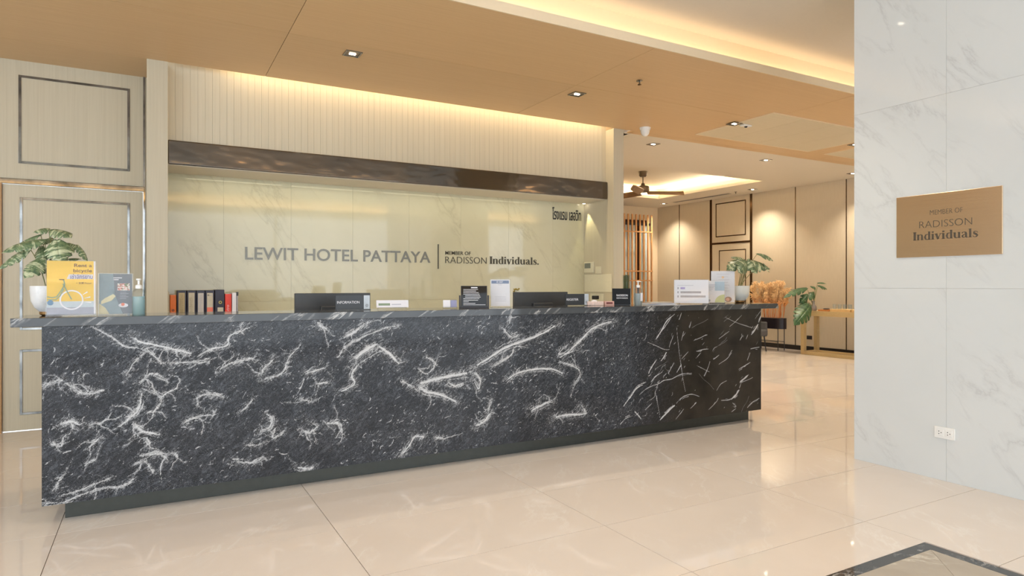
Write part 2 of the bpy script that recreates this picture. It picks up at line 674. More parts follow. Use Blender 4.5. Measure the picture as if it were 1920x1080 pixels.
# fat-face serif word "Individuals." from strokes: x-height .68, cap 1
SER = {
    'I': (0.40, [[(.20, 0, .24), (.20, 1, .24)], [(0.02, .02, .05), (.38, .02, .05)], [(0.02, .98, .05), (.38, .98, .05)]]),
    'n': (0.74, [[(.16, 0, .2), (.16, .68, .2)], [(.0, .02, .04), (.32, .02, .04)], [(.02, .66, .04), (.2, .66, .04)], [(.22, .52, .04), (.32, .65, .05), (.44, .67, .08), (.54, .58, .18), (.56, .45, .2), (.56, 0, .2)], [(.42, .02, .04), (.72, .02, .04)]]),
    'd': (0.74, [[(.56, 0, .2), (.56, 1, .2)], [(.42, .98, .04), (.6, .98, .04)], [(.5, .02, .04), (.72, .02, .04)], [(.5, .62, .04), (.36, .67, .06), (.2, .60, .14), (.13, .34, .2), (.2, .08, .14), (.36, .01, .06), (.5, .08, .04)]]),
    'i': (0.38, [[(.18, 0, .2), (.18, .68, .2)], [(.0, .02, .04), (.36, .02, .04)], [(.02, .66, .04), (.2, .66, .04)], [(.18, .80, .2), (.18, .98, .2)]]),
    'v': (0.68, [[(.14, .68, .2), (.34, 0, .2)], [(.34, .02, .05), (.58, .68, .05)], [(0, .66, .04), (.3, .66, .04)], [(.46, .66, .04), (.68, .66, .04)]]),
    'u': (0.76, [[(.16, .68, .2), (.16, .22, .2), (.22, .08, .16), (.34, .01, .07), (.48, .1, .04)], [(.02, .66, .04), (.2, .66, .04)], [(.58, 0, .2), (.58, .68, .2)], [(.44, .66, .04), (.6, .66, .04)], [(.55, .02, .04), (.75, .02, .04)]]),
    'a': (0.68, [[(.1, .52, .12), (.16, .63, .06), (.3, .67, .06), (.44, .6, .17), (.47, .45, .2), (.47, .1, .2), (.54, .02, .08), (.66, .04, .04)], [(.42, .42, .04), (.24, .36, .08), (.13, .2, .18), (.18, .06, .12), (.28, .02, .06), (.42, .1, .04)]]),
    'l': (0.38, [[(.18, 0, .2), (.18, 1, .2)], [(.0, .02, .04), (.36, .02, .04)], [(.02, .98, .04), (.2, .98, .04)]]),
    's': (0.58, [[(.48, .5, .05), (.42, .62, .06), (.26, .67, .07), (.12, .58, .13), (.16, .44, .19), (.34, .32, .2), (.45, .18, .17), (.38, .05, .1), (.24, .01, .06), (.08, .06, .05), (.05, .2, .05)]]),
    '.': (0.26, [[(.12, 0, .18), (.12, .18, .18)]]),
}


def serif(body, x0, x1, z0, h, y, depth, mat, parent, rot=(0, 0, 0)):
    tot = sum(SER[c][0] for c in body)
    s = (x1 - x0) / tot
    x = x0
    for c in body:
        w, strokes = SER[c]
        mb = MB()
        for st in strokes:
            mb.ribbon([(x + px * s, z0 + pz * h, pw * s if abs(st[0][1] - st[-1][1]) > .1 else pw * h) for px, pz, pw in st], y, y + depth)
        mb.build('letter', mat, parent, rot=rot)
        x += w * s


# ------------------------------------------------------------------ FLOOR
CZ = 3.18           # wood and white ceiling height
CZ2 = 3.48          # raised lobby ceiling
X0, X1, YF, YB = -5.0, 11.0, -5.0, 12.33
fl = struct('floor', 'polished cream marble tiled floor of the lobby', 'floor')
box('floor_bed', (X0, YF, -0.12), (X1, YB, -0.006), M['grout'], fl)
IX0, IX1, IY0, IY1 = -0.42, 3.285, -1.94, 1.78
tw, th, gap = 1.24, 0.622, 0.0034
tile_cache = {}
rest = MB()
nt = 0
cells = []
i0 = int(math.floor((X0 + .42) / tw))
for i in range(i0, int((X1 + .42) / tw) + 1):
    for j in range(-12, 18):
        a0, a1 = -.42 + i * tw, -.42 + (i + 1) * tw
        b0, b1 = 2.09 + j * th, 2.09 + (j + 1) * th
        a0, a1, b0, b1 = max(a0, X0), min(a1, X1), max(b0, YF), min(b1, YB)
        if a1 - a0 < .02 or b1 - b0 < .02:
            continue
        if a0 < IX1 - .05 and a1 > IX0 + .05 and b0 < IY1 - .02 and b1 > IY0 + .02:
            if b1 <= IY1 + .02 and b0 >= IY0 - .02:
                continue
            if b1 > IY1:
                b0 = IY1
            else:
                b1 = IY0
        cells.append((a0, a1, b0, b1))


def seen_cell(c):
    cx, cy = (c[0] + c[1]) / 2, (c[2] + c[3]) / 2
    dp = _f[0] * cx + _f[1] * cy
    if dp < .8:
        return False
    u = (_r[0] * cx + _r[1] * cy) / dp
    return abs(u) < 1.25


for c in cells:
    a0, a1, b0, b1 = c
    if seen_cell(c):
        w, h = round(a1 - a0 - gap, 4), round(b1 - b0 - gap, 4)
        if (w, h) not in tile_cache:
            me = MB().box((-w / 2, -h / 2, -.010), (w / 2, h / 2, 0)).mesh('tile')
            me.materials.append(M['floor'])
            tile_cache[(w, h)] = me
        put('tile', tile_cache[(w, h)], None, fl, ((a0 + a1) / 2, (b0 + b1) / 2, 0))
        nt += 1
    else:
        rest.box((a0 + gap / 2, b0 + gap / 2, -.010), (a1 - gap / 2, b1 - gap / 2, 0))
ro = rest.build('tile_field', M['floor'], fl)
ro['kind'] = 'stuff'
print('floor tiles', nt)
# inlay medallion of dark border and grey-beige mitred panels
inl = struct('floor_inlay', 'dark-bordered grey marble inlay panel set in the floor at the front', 'floor inlay')
bw = 0.062
g = .001
for p in ([(IX0, IY1), (IX1, IY1), (IX1 - bw, IY1 - bw), (IX0 + bw, IY1 - bw)], [(IX1, IY1), (IX1, IY0), (IX1 - bw, IY0 + bw), (IX1 - bw, IY1 - bw)],
          [(IX1, IY0), (IX0, IY0), (IX0 + bw, IY0 + bw), (IX1 - bw, IY0 + bw)], [(IX0, IY0), (IX0, IY1), (IX0 + bw, IY1 - bw), (IX0 + bw, IY0 + bw)]):
    MB().slab(list(reversed(p)), -.010, 0).build('border_strip', M['dark_plain'], inl)
a, b, c, d = IX0 + bw + g, IX1 - bw - g, IY0 + bw + g, IY1 - bw - g
mx, my = (a + b) / 2, (c + d) / 2
hh = (d - c) / 2
for p in ([(b, d), (a, d), (a + hh, my + g), (b - hh, my + g)], [(b, c), (b, d - 2 * g), (b - hh + 2 * g, my)], [(a, c), (b, c), (b - hh, my - g), (a + hh, my - g)], [(a, d - 2 * g), (a, c), (a + hh - 2 * g, my)]):
    MB().slab(p, -.010, 0).build('inlay_panel', M['inlay'], inl)

# ------------------------------------------------------------------ CEILINGS
LIP = 4.02
NX1_ = 4.943
ce = struct('ceiling', 'orange-brown wood panelled ceiling above the reception desk', 'ceiling')
box('ceiling_deck', (X0, LIP + .012, CZ + .014), (X1, 6.33, CZ + .06), plain('dark_joint_board', S(120, 92, 62), .7), ce)
px = [X0, -1.75, .912, 3.572, 6.232, 8.892, X1]
for i in range(6):
    for (b0, b1) in ((LIP + .012, 5.155), (5.155, 6.33)):
        box('wood_panel', (px[i] + .002, b0 + .002, CZ), (px[i + 1] - .002, b1 - .002, CZ + .016), M['wood_ceiling'], ce)
for a, b in ((5.25, 6.232), (6.232, 8.892), (8.892, X1)):
    box('wood_panel', (a + .0015, 6.33, CZ), (b - .0015, 6.45, CZ + .016), M['wood_ceiling'], ce)
box('wood_panel', (X0, 6.33, CZ), (-.04, 6.90, CZ + .016), M['wood_ceiling'], ce)
box('fascia', (X0, LIP, CZ - .002), (X1, LIP + .012, CZ + .072), M['cream_paint'], ce)
box('cove_back', (X0, 4.21, CZ + .06), (X1, 4.25, CZ2), M['cream_paint'], ce)
c2 = struct('ceiling_raised', 'pale raised lobby ceiling glowing along its warm cove light', 'ceiling')
box('raised_slab', (X0, YF, CZ2), (X1, 4.25, CZ2 + .1), M['white_paint'], c2)
box('entrance_soffit', (X0, YF, CZ), (X1, -3.62, CZ + .06), M['wood_ceiling'], c2)
box('entrance_lip', (X0, -3.62, CZ - .002), (X1, -3.608, CZ + .072), M['cream_paint'], c2)
box('entrance_cove_back', (X0, -3.85, CZ + .06), (X1, -3.81, CZ2), M['cream_paint'], c2)
c3 = struct('ceiling_lounge', 'white ceiling with lit recessed tray over the lounge at the back', 'ceiling')
LX0 = 5.10
box('soffit', (LX0, 6.45, CZ), (X1, TY0, CZ + .06), M['white_paint'], c3)
box('soffit', (LX0, TY1, CZ), (X1, YB, CZ + .06), M['white_paint'], c3)
box('soffit', (LX0, TY0, CZ), (TX0, TY1, CZ + .06), M['white_paint'], c3)
box('soffit', (TX1, TY0, CZ), (X1, TY1, CZ + .06), M['white_paint'], c3)
e = .22
TT = 3.43
box('tray_top', (TX0 - e, TY0 - e, TT), (TX1 + e, TY1 + e, TT + .05), M['white_paint'], c3)
for p, q in (((TX0 - e, TY0 - e - .02, CZ + .06), (TX1 + e, TY0 - e, TT)), ((TX0 - e, TY1 + e, CZ + .06), (TX1 + e, TY1 + e + .02, TT)),
             ((TX0 - e - .02, TY0 - e, CZ + .06), (TX0 - e, TY1 + e, TT)), ((TX1 + e, TY0 - e, CZ + .06), (TX1 + e + .02, TY1 + e, TT))):
    box('tray_side', p, q, M['cream_paint'], c3)
# slot over the wall-wash behind the wood ceiling edge
box('slot_top', (-.04, 6.20, 3.42), (5.30, 6.60, 3.45), M['cream_paint'], ce)
box('slot_front', (-.04, 6.18, CZ + .06), (5.30, 6.20, 3.45), M['cream_paint'], ce)
box('slot_back', (NX1_, 6.49, CZ), (5.30, 6.60, 3.45), M['cream_paint'], ce)
box('slot_end', (5.25, 6.20, CZ + .06), (5.30, 6.60, 3.45), M['cream_paint'], ce)

# access panels of pale boards in the wood ceiling
for (a, b, lab) in ((6.06, 8.24, 'pale boarded access panel in the wood ceiling above the walkway'), (8.62, 10.6, 'pale boarded ceiling panel partly hidden by the marble pillar')):
    t = thing('access_panel', lab, 'ceiling panel', ((a + b) / 2, 5.48, CZ - .006), kind='structure')
    w = (b - a) / 4
    for q in range(4):
        box('board', (-(b - a) / 2 + q * w + .002, -.58, 0), (-(b - a) / 2 + (q + 1) * w - .002, .58, .008), M['access_board'], t)
    for s in (-1, 1):
        box('edge_trim', (-(b - a) / 2 - .012, s * .588 - .008, -.002), ((b - a) / 2 + .012, s * .588 + .008, .006), M['cream_paint'], t)
        box('edge_trim', (s * ((b - a) / 2 + .006) - .006, -.58, -.002), (s * ((b - a) / 2 + .006) + .006, .58, .006), M['cream_paint'], t)

# ------------------------------------------------------------------ WALLS
NX0, NX1 = 0.12, 4.943       # niche
# piers
pl = struct('wall_pier_left', 'pale wood veneer pier left of the illuminated reception niche', 'wall')
box('pier_panel', (-.04, 6.32, 0), (NX0, 6.95, CZ + .02), M['veneer'], pl, .003)
pr = struct('wall_pier_right', 'pale wood veneer pier right of the illuminated reception niche', 'wall')
box('pier_panel', (NX1, 6.33, 0), (5.10, 7.0, CZ + .0), M['veneer'], pr, .003)
box('pier_return', (5.0, 7.0, 0), (5.10, YB, 3.4), M['fabric_panel'], pr)
# slatted upper wall
wu = struct('wall_upper', 'pale vertical-grooved wood wall above the bronze band', 'wall')
box('backing', (NX0, 6.50, 2.33), (NX1, 6.56, 3.42), M['veneer'], wu)
ns = 80
sw = (NX1 - NX0) / ns
sme = MB().box((-sw / 2 + .0006, -.004, 2.5), (sw / 2 - .0006, 0.010, 3.42)).mesh('slat')
sme.materials.append(M['veneer_slat'])
for q in range(ns):
    put('slat', sme, None, wu, (NX0 + (q + .5) * sw, 6.49, 0))
box('soffit', (NX0, 6.47, 2.318), (NX1, 6.95, 2.333), M['white_paint'], wu)
tr = struct('trim_1', 'polished dark bronze metal band across the top of the niche', 'trim')
MB().box((NX0, 6.445, 2.322), (NX1, 6.475, 2.535)).build('band_face', M['band'], tr, bevel=.010, seg=4)
# niche back: tall marble slabs
wn_ = struct('wall_back', 'cream polished marble niche wall behind the reception desk', 'wall')
box('niche_core', (NX0, 6.962, 0), (NX1, 7.06, 3.42), M['cream_paint'], wn_)
sx = [NX0, .615, 1.255, 1.895, 2.535, 3.175, 3.815, 4.455, NX1]
for q in range(len(sx) - 1):
    for (z0, z1) in ((0, 1.09), (1.09, 2.318)):
        box('marble_slab', (sx[q] + .0006, 6.95, z0 + .0006), (sx[q + 1] - .0006, 6.966, z1 - .0006), M['niche_marble'], wn_)
# left wall with panelled door
LW = 6.90
wl = struct('wall_left', 'pale wood panelled wall above the door at the left', 'wall')
box('panel_upper', (-1.20, LW, 2.165), (-.072, LW + .06, CZ), M['veneer'], wl)
box('panel_side', (X0, LW - .0, 0), (-1.20, LW + .06, CZ), M['veneer'], wl)
box('end_panel', (X0 - .05, 4.0, 0), (X0, LW, 3.5), M['white_paint'], wl)


def frame_trim(parent, x0, x1, z0, z1, y, w=.020, mat='chrome', axis='x', name='frame_trim'):
    mb = []
    P = ((x0, z0, x0 + w, z1), (x1 - w, z0, x1, z1), (x0 + w, z1 - w, x1 - w, z1), (x0 + w, z0, x1 - w, z0 + w))
    for a, b, c, d in P:
        if axis == 'x':
            box(name, (a, y - .006, b), (c, y + .002, d), M[mat], parent, .0015)
        else:
            box(name, (y - .006, a, b), (y + .002, c, d), M[mat], parent, .0015)


frame_trim(wl, -1.000, -.178, 2.298, 3.055, LW)
box('rail_trim', (-1.20, LW - .012, 2.118), (-.060, LW + .01, 2.165), M['chrome'], wl, .004)
box('edge_trim', (-.072, LW - .008, 0), (-.056, LW + .05, CZ), M['chrome'], wl)
box('side_strip', (-.056, LW + .0, 0), (-.04, LW + .06, CZ), M['veneer'], wl)
dr = struct('door_1', 'pale wood door with chrome inlay frames behind the desk at left', 'door')
dl_ = box('door_leaf', (-1.110, LW + .004, .008), (-.074, LW + .05, 2.117), M['veneer'], dr, .002)
frame_trim(dl_, -.992, -.178, .868, 2.008, LW + .004)
frame_trim(dl_, -.992, -.178, .140, .700, LW + .004)
box('door_jamb', (-1.20, LW - .02, 0), (-1.113, LW + .05, 2.12), M['jamb'], dr)
# right far wall X = 11, with panels, metal trims and a flush door
wr = struct('wall_right', 'beige panelled lounge wall with slim dark metal strips', 'wall')
box('wall_core', (X1 + .02, YF, 0), (X1 + .1, YB, 3.5), M['fabric_panel'], wr)
ys = [YB, 11.563, 10.567, 9.446, 8.375, 7.312, 6.25, 5.19, 4.13]
for q in range(len(ys) - 1):
    if q == 2:
        continue
    box('wall_panel', (X1, ys[q + 1] + .006, .088), (X1 + .02, ys[q] - .006, CZ), M['fabric_panel'], wr)
box('wall_panel', (X1, YF, .088), (X1 + .02, 4.12, CZ2), M['fabric_panel'], wr)
for q, y in enumerate(ys[1:]):
    w = .030 if q in (1, 2) else .008
    box('metal_strip', (X1 - .006, y - w, .088), (X1 + .015, y + w, CZ), M['dark_bronze'], wr)
box('wall_panel', (X1, 9.478, 2.205), (X1 + .02, 10.535, CZ), M['fabric_panel'], wr)
box('metal_strip', (X1 - .008, 9.476, 2.165), (X1 + .015, 10.537, 2.205), M['dark_bronze'], wr)
frame_trim(wr, 9.585, 10.425, 2.325, 3.075, X1, .022, 'dark_bronze', 'y')
bb = tag(box('baseboard_right', (X1 - .012, YF, 0), (X1 + .02, 9.44, .088), M['black_board']), 'glossy black skirting along the beige lounge wall', 'baseboard', kind='structure')
d2 = struct('door_2', 'beige flush door with dark inlay frame in the lounge wall', 'door')
box('door_leaf', (X1 + .002, 9.480, .005), (X1 + .02, 10.533, 2.163), M['fabric_panel'], d2)
frame_trim(d2, 9.585, 10.330, .85, 2.03, X1 + .002, .018, 'dark_bronze', 'y')
frame_trim(d2, 9.585, 10.330, .15, .70, X1 + .002, .018, 'dark_bronze', 'y')
wf = struct('wall_far', 'cream end wall of the lounge behind the wooden screen', 'wall')
box('end_wall', (LX0, YB, 0), (X1 + .1, YB + .1, 3.4), M['cream_paint'], wf)
box('dark_recess', (8.2, YB - .03, .1), (10.62, YB, 2.85), plain('dark_brown_recess', S(74, 40, 28), .5), wf)
# glazed entrance front behind the camera
gf = struct('wall_front', 'glazed entrance front with slim dark mullions behind the viewer', 'wall')
for q in range(5):
    x = X0 + q * 4.0
    box('mullion', (x - .02, YF - .08, 0), (x + .02, YF, 3.5), M['charcoal'], gf)
for q in range(1, 6):
    y = YF + q * 1.8
    box('mullion', (X0 - .08, y - .04, 0), (X0, y + .04, 3.5), M['charcoal'], gf)
box('transom', (X0 - .08, YF, 2.5), (X0, 4.0, 2.56), M['charcoal'], gf)
box('sill', (X0, YF - .08, 0), (X1, YF, .08), M['charcoal'], gf)

# white marble pillar on the right
PX, PY0, PY1 = 4.43, 0.405, 2.885
wp = struct('wall_pillar', 'white grey-veined marble pillar at the right of the lobby', 'pillar')
box('pillar_core', (PX + .012, PY0 + .012, 0), (5.6, PY1 - .012, CZ2), M['white_paint'], wp)
for q in range(4):
    for z0, z1 in ((0, 1.232), (1.232, 2.476), (2.476, CZ2)):
        y1 = PY1 - q * .62
        box('marble_tile', (PX, y1 - .62 + .0005, z0 + .0005), (PX + .014, y1 - .0005, z1 - .0005), M['pillar'], wp)
for q in range(2):
    for z0, z1 in ((0, 1.232), (1.232, 2.476), (2.476, CZ2)):
        x0 = PX + .015 + q * .585
        box('marble_tile', (x0, PY1 - .014, z0 + .0012), (x0 + .583, PY1, z1 - .0012), M['pillar'], wp)

# ------------------------------------------------------------------ RECEPTION DESK
D = 4.11
BX0, BX1 = -.499, 4.917
ZB, ZT, ZC = .106, 1.037, 1.083
dk = thing('reception_desk', 'long black marble reception desk with white veins and overhanging counter', 'desk', (0, 0, 0))


def vein_front():
    st = 0.004
    nx = int((BX1 - BX0) / st)
    nz = int((ZT - ZB) / st)
    xs = np.linspace(BX0, BX1, nx + 1)
    zs = np.linspace(ZB, ZT, nz + 1)
    A = np.zeros((nz + 1, nx + 1))
    rng = np.random.RandomState(5)

    def stroke(pts, amp, soft):
        """pts (x, z, halfwidth) in metres"""
        for (xa, za, wa), (xb, zb, wb) in zip(pts[:-1], pts[1:]):
            m = max(wa, wb) * (1 + soft) + .008
            i0_, i1_ = np.searchsorted(xs, [min(xa, xb) - m, max(xa, xb) + m])
            j0_, j1_ = np.searchsorted(zs, [min(za, zb) - m, max(za, zb) + m])
            if i1_ <= i0_ or j1_ <= j0_:
                continue
            gx, gz = np.meshgrid(xs[i0_:i1_], zs[j0_:j1_])
            dx, dz = xb - xa, zb - za
            L2 = dx * dx + dz * dz + 1e-9
            t = np.clip(((gx - xa) * dx + (gz - za) * dz) / L2, 0, 1)
            dd = np.hypot(gx - xa - t * dx, gz - za - t * dz)
            w = wa + (wb - wa) * t
            val = amp * np.clip(1 - (dd - w * .35) / (w * (.65 + soft) + .0018), 0, 1)
            sub = A[j0_:j1_, i0_:i1_]
            np.maximum(sub, val, out=sub)

    def smooth_path(P, n=6):
        P = [np.array(p, float) for p in P]
        if len(P) < 3:
            return [P[0] + (P[-1] - P[0]) * t for t in np.linspace(0, 1, n)]
        out = []
        Q = [2 * P[0] - P[1]] + P + [2 * P[-1] - P[-2]]
        for q in range(1, len(Q) - 2):
            for t in np.linspace(0, 1, n, endpoint=False):
                a_, b_, c_, d_ = Q[q - 1], Q[q], Q[q + 1], Q[q + 2]
                out.append(.5 * (2 * b_ + (c_ - a_) * t + (2 * a_ - 5 * b_ + 4 * c_ - d_) * t * t + (3 * b_ - a_ - 3 * c_ + d_) * t ** 3))
        out.append(P[-1])
        return out

    def traced(lst, sc, ox, oy, wide, amp, soft, jag=True):
        for w, P in lst:
            wp_ = []
            for (x, y) in P:
                p = at(ox + x * sc, oy + y * sc, D)
                wp_.append((p.x, p.z))
            pp = smooth_path(wp_, 9 if jag else 5)
            n = len(pp)
            jx = np.cumsum(rng.normal(0, 1, (n, 2)), 0)
            jx = (jx - np.linspace(0, 1, n)[:, None] * jx[-1]) * (.0013 if jag else .0006)
            pp = [np.array(p) + j for p, j in zip(pp, jx)]
            d0 = at(ox + P[0][0] * sc, oy + P[0][1] * sc, D)
            d1 = at(ox + P[0][0] * sc + 1, oy + P[0][1] * sc, D)
            mpp = (d1 - d0).length * .8
            hw = w * sc * mpp * .5 * wide
            ph = rng.rand() * 6
            q = [(p[0], p[1], hw * (0.35 + 0.75 * math.sin(math.pi * min(1, (i + .6) / n)) + .22 * math.sin(i * 1.3 + ph))) for i, p in enumerate(pp)]
            if jag:
                stroke([(a_, b_, hw * 3.0 + .016) for a_, b_, c_ in q], .21, 1.0)
                for _ in range(2 + int(w / 5)):      # jagged branches leaving the vein
                    i = rng.randint(0, n)
                    x, z = pp[i]
                    d_ = np.array(pp[min(i + 1, n - 1)]) - np.array(pp[max(i - 1, 0)])
                    an = math.atan2(d_[1], d_[0]) + rng.choice([-1, 1]) * R(rng.uniform(15, 60)) + (math.pi if rng.rand() < .4 else 0)
                    ln = rng.uniform(.03, .14)
                    bp_ = []
                    for t in np.linspace(0, 1, 9):
                        bp_.append((x, z, .0026 * (1.05 - t)))
                        an += rng.normal(0, .35)
                        x, z = x + ln / 8 * math.cos(an), z + ln / 8 * math.sin(an)
                    stroke(bp_, rng.uniform(.4, .8), .5)
                    stroke([(a_, b_, .012) for a_, b_, c_ in bp_], .17, 1.0)
            # solid core with ragged ends, then brush filaments running alongside
            i0c, i1c = int(n * rng.uniform(.0, .2)), int(math.ceil(n * rng.uniform(.8, 1)))
            stroke([(a_, b_, c_ * .62) for a_, b_, c_ in q[i0c:max(i1c, i0c + 2)]], amp * (.95 if w > 8 else .8), soft)
            nf = int(4 + w * .9) if jag else int(w * .35)
            for _ in range(nf):
                s0 = rng.uniform(-.12, .75)
                s1 = s0 + rng.uniform(.2, .55)
                off = rng.normal(0, .9) * (hw + .003)
                dr_ = rng.normal(0, .6) * (hw + .004)
                fp = []
                for i in range(n):
                    t = i / max(1, n - 1)
                    if t < s0 or t > s1:
                        continue
                    d_ = np.array(pp[min(i + 1, n - 1)]) - np.array(pp[max(i - 1, 0)])
                    d_ = d_ / (np.hypot(*d_) + 1e-9)
                    o_ = off + dr_ * t + .0016 * rng.normal()
                    fp.append((pp[i][0] - d_[1] * o_, pp[i][1] + d_[0] * o_, rng.uniform(.0006, .0022)))
                if len(fp) > 1:
                    stroke(fp, amp * rng.uniform(.35, .85), .5)
            for _ in range(int(2 + w * .5) if jag else 0):
                i = rng.randint(0, n)
                x, z = pp[i]
                an = R(rng.normal(38, 22)) + (math.pi if rng.rand() < .5 else 0)
                ln = rng.uniform(.012, .06)
                cv = rng.normal(0, .25)
                hp = [(x + ln * t * math.cos(an + cv * t), z + ln * t * math.sin(an + cv * t) + .001 * rng.normal(), .0022 * (1 - t * .8)) for t in np.linspace(0, 1, 5)]
                stroke(hp, amp * rng.uniform(.3, .6), .5)

    LA = [(4, [(360, 110), (440, 150), (490, 185), (545, 195), (600, 225), (660, 270)]), (12, [(505, 138), (540, 165), (600, 180), (670, 195), (745, 215)]),
          (4, [(560, 190), (590, 215), (640, 262)]), (8, [(770, 222), (830, 190), (885, 178), (890, 150), (920, 130), (980, 100)]), (7, [(850, 285), (880, 260), (940, 245), (1000, 228)]),
          (8, [(1015, 300), (1030, 270), (1070, 230)]), (5, [(1020, 322), (1100, 290), (1120, 240), (1170, 180)]), (6, [(165, 350), (190, 332), (225, 318), (240, 310)]),
          (8, [(245, 325), (290, 350), (340, 372), (405, 360)]), (12, [(470, 500), (510, 465), (540, 430), (552, 370)]), (11, [(520, 480), (550, 515), (622, 532)]), (10, [(570, 540), (584, 566)]),
          (14, [(235, 490), (275, 478), (322, 496)]), (6, [(340, 495), (385, 485), (390, 505)]), (5, [(560, 435), (600, 435), (630, 380), (560, 345)]), (5, [(630, 380), (690, 350)]),
          (5, [(770, 415), (775, 380), (830, 372), (880, 385)]), (6, [(725, 500), (730, 480), (780, 460), (830, 455), (835, 430)]), (8, [(1010, 510), (1050, 500), (1062, 462), (1030, 440)]),
          (7, [(905, 635), (980, 640), (1030, 620)]), (5, [(960, 570), (1010, 570)]), (6, [(545, 612), (600, 605), (655, 625)]), (4, [(560, 610), (680, 600)]), (7, [(345, 578), (390, 540)]),
          (6, [(200, 560), (235, 575), (247, 540)]), (5, [(165, 800), (240, 790), (310, 770), (400, 740), (480, 730), (520, 700)]), (5, [(215, 742), (240, 690)]), (4, [(330, 650), (362, 625)]),
          (4, [(520, 650), (560, 635), (600, 680)]), (6, [(1190, 292), (1262, 268)]), (6, [(1230, 332), (1278, 326)]), (4, [(1160, 390), (1220, 402)]), (5, [(1170, 505), (1200, 525), (1232, 500), (1210, 480)]),
          (8, [(1270, 492), (1300, 484), (1330, 490)]), (4, [(925, 445), (960, 420), (990, 385)]), (7, [(1235, 95), (1282, 127)]), (9, [(1150, 655), (1190, 665), (1222, 660)]), (4, [(490, 300), (530, 240), (560, 210)]),
          (4, [(540, 330), (590, 290), (660, 320)]), (5, [(640, 250), (720, 250), (815, 240)]), (4, [(1080, 490), (1060, 545), (1110, 515)]), (4, [(240, 770), (330, 740), (430, 700)])]
    LB = [(6, [(80, 240), (110, 200), (180, 165), (260, 130), (330, 110)]), (24, [(150, 250), (190, 215), (240, 190)]), (16, [(235, 190), (290, 230), (330, 272)]), (9, [(80, 392), (140, 360), (130, 320), (170, 260)]),
          (19, [(408, 366), (440, 345), (520, 325), (600, 310), (645, 300)]), (18, [(412, 370), (450, 390), (500, 400), (575, 434)]), (9, [(535, 350), (570, 365), (598, 352)]),
          (14, [(640, 290), (700, 250), (780, 200), (860, 170), (940, 140), (1000, 100)]), (7, [(640, 340), (665, 378), (672, 340), (650, 310)]), (5, [(720, 282), (800, 235), (812, 200)]),
          (10, [(780, 340), (850, 305), (960, 295), (1015, 312)]), (6, [(760, 120), (800, 160), (832, 150)]), (5, [(790, 112), (800, 60)]), (11, [(1000, 250), (1050, 215), (1100, 170), (1150, 120), (1240, 90)]),
          (5, [(1000, 260), (1060, 280), (1090, 310), (1058, 372)]), (12, [(1405, 167), (1430, 120), (1472, 68)]), (8, [(1270, 450), (1320, 390), (1380, 350), (1420, 320), (1555, 312)]),
          (10, [(1420, 517), (1480, 455), (1562, 400)]), (6, [(1240, 542), (1300, 490), (1330, 475), (1347, 507)]), (10, [(1680, 425), (1730, 420), (1760, 370), (1797, 318)]),
          (11, [(650, 532), (690, 510), (712, 480)]), (6, [(702, 490), (716, 420)]), (12, [(880, 472), (920, 450), (972, 425)]), (10, [(970, 502), (1030, 490), (1112, 482), (1090, 450)]),
          (10, [(330, 667), (370, 620), (400, 580), (442, 580)]), (8, [(480, 578), (522, 586)]), (5, [(30, 520), (80, 520), (92, 562)]), (6, [(1370, 312), (1442, 240), (1446, 210)]),
          (3, [(1370, 180), (1470, 215)]), (3, [(1500, 100), (1510, 200), (1630, 312)]), (3, [(1530, 190), (1700, 150)]), (9, [(1806, 155), (1845, 80)]), (5, [(410, 290), (450, 310), (482, 270), (440, 240)]),
          (6, [(340, 340), (392, 370)]), (5, [(1500, 300), (1470, 330), (1440, 420), (1400, 380)]), (4, [(1040, 190), (1000, 230), (1090, 215)]), (8, [(100, 165), (150, 130), (200, 95)]),
          (5, [(1560, 160), (1545, 210)]), (5, [(1640, 240), (1690, 200), (1740, 180)]), (4, [(1590, 470), (1640, 420)]), (4, [(1790, 470), (1840, 430)])]
    LA = [(w, p) for w, p in LA]
    traced(LA, .4815, 0, 560, 1.15, 1.0, .5)
    LB = [(w, p) for w, p in LB if p[0][0] < 1230]
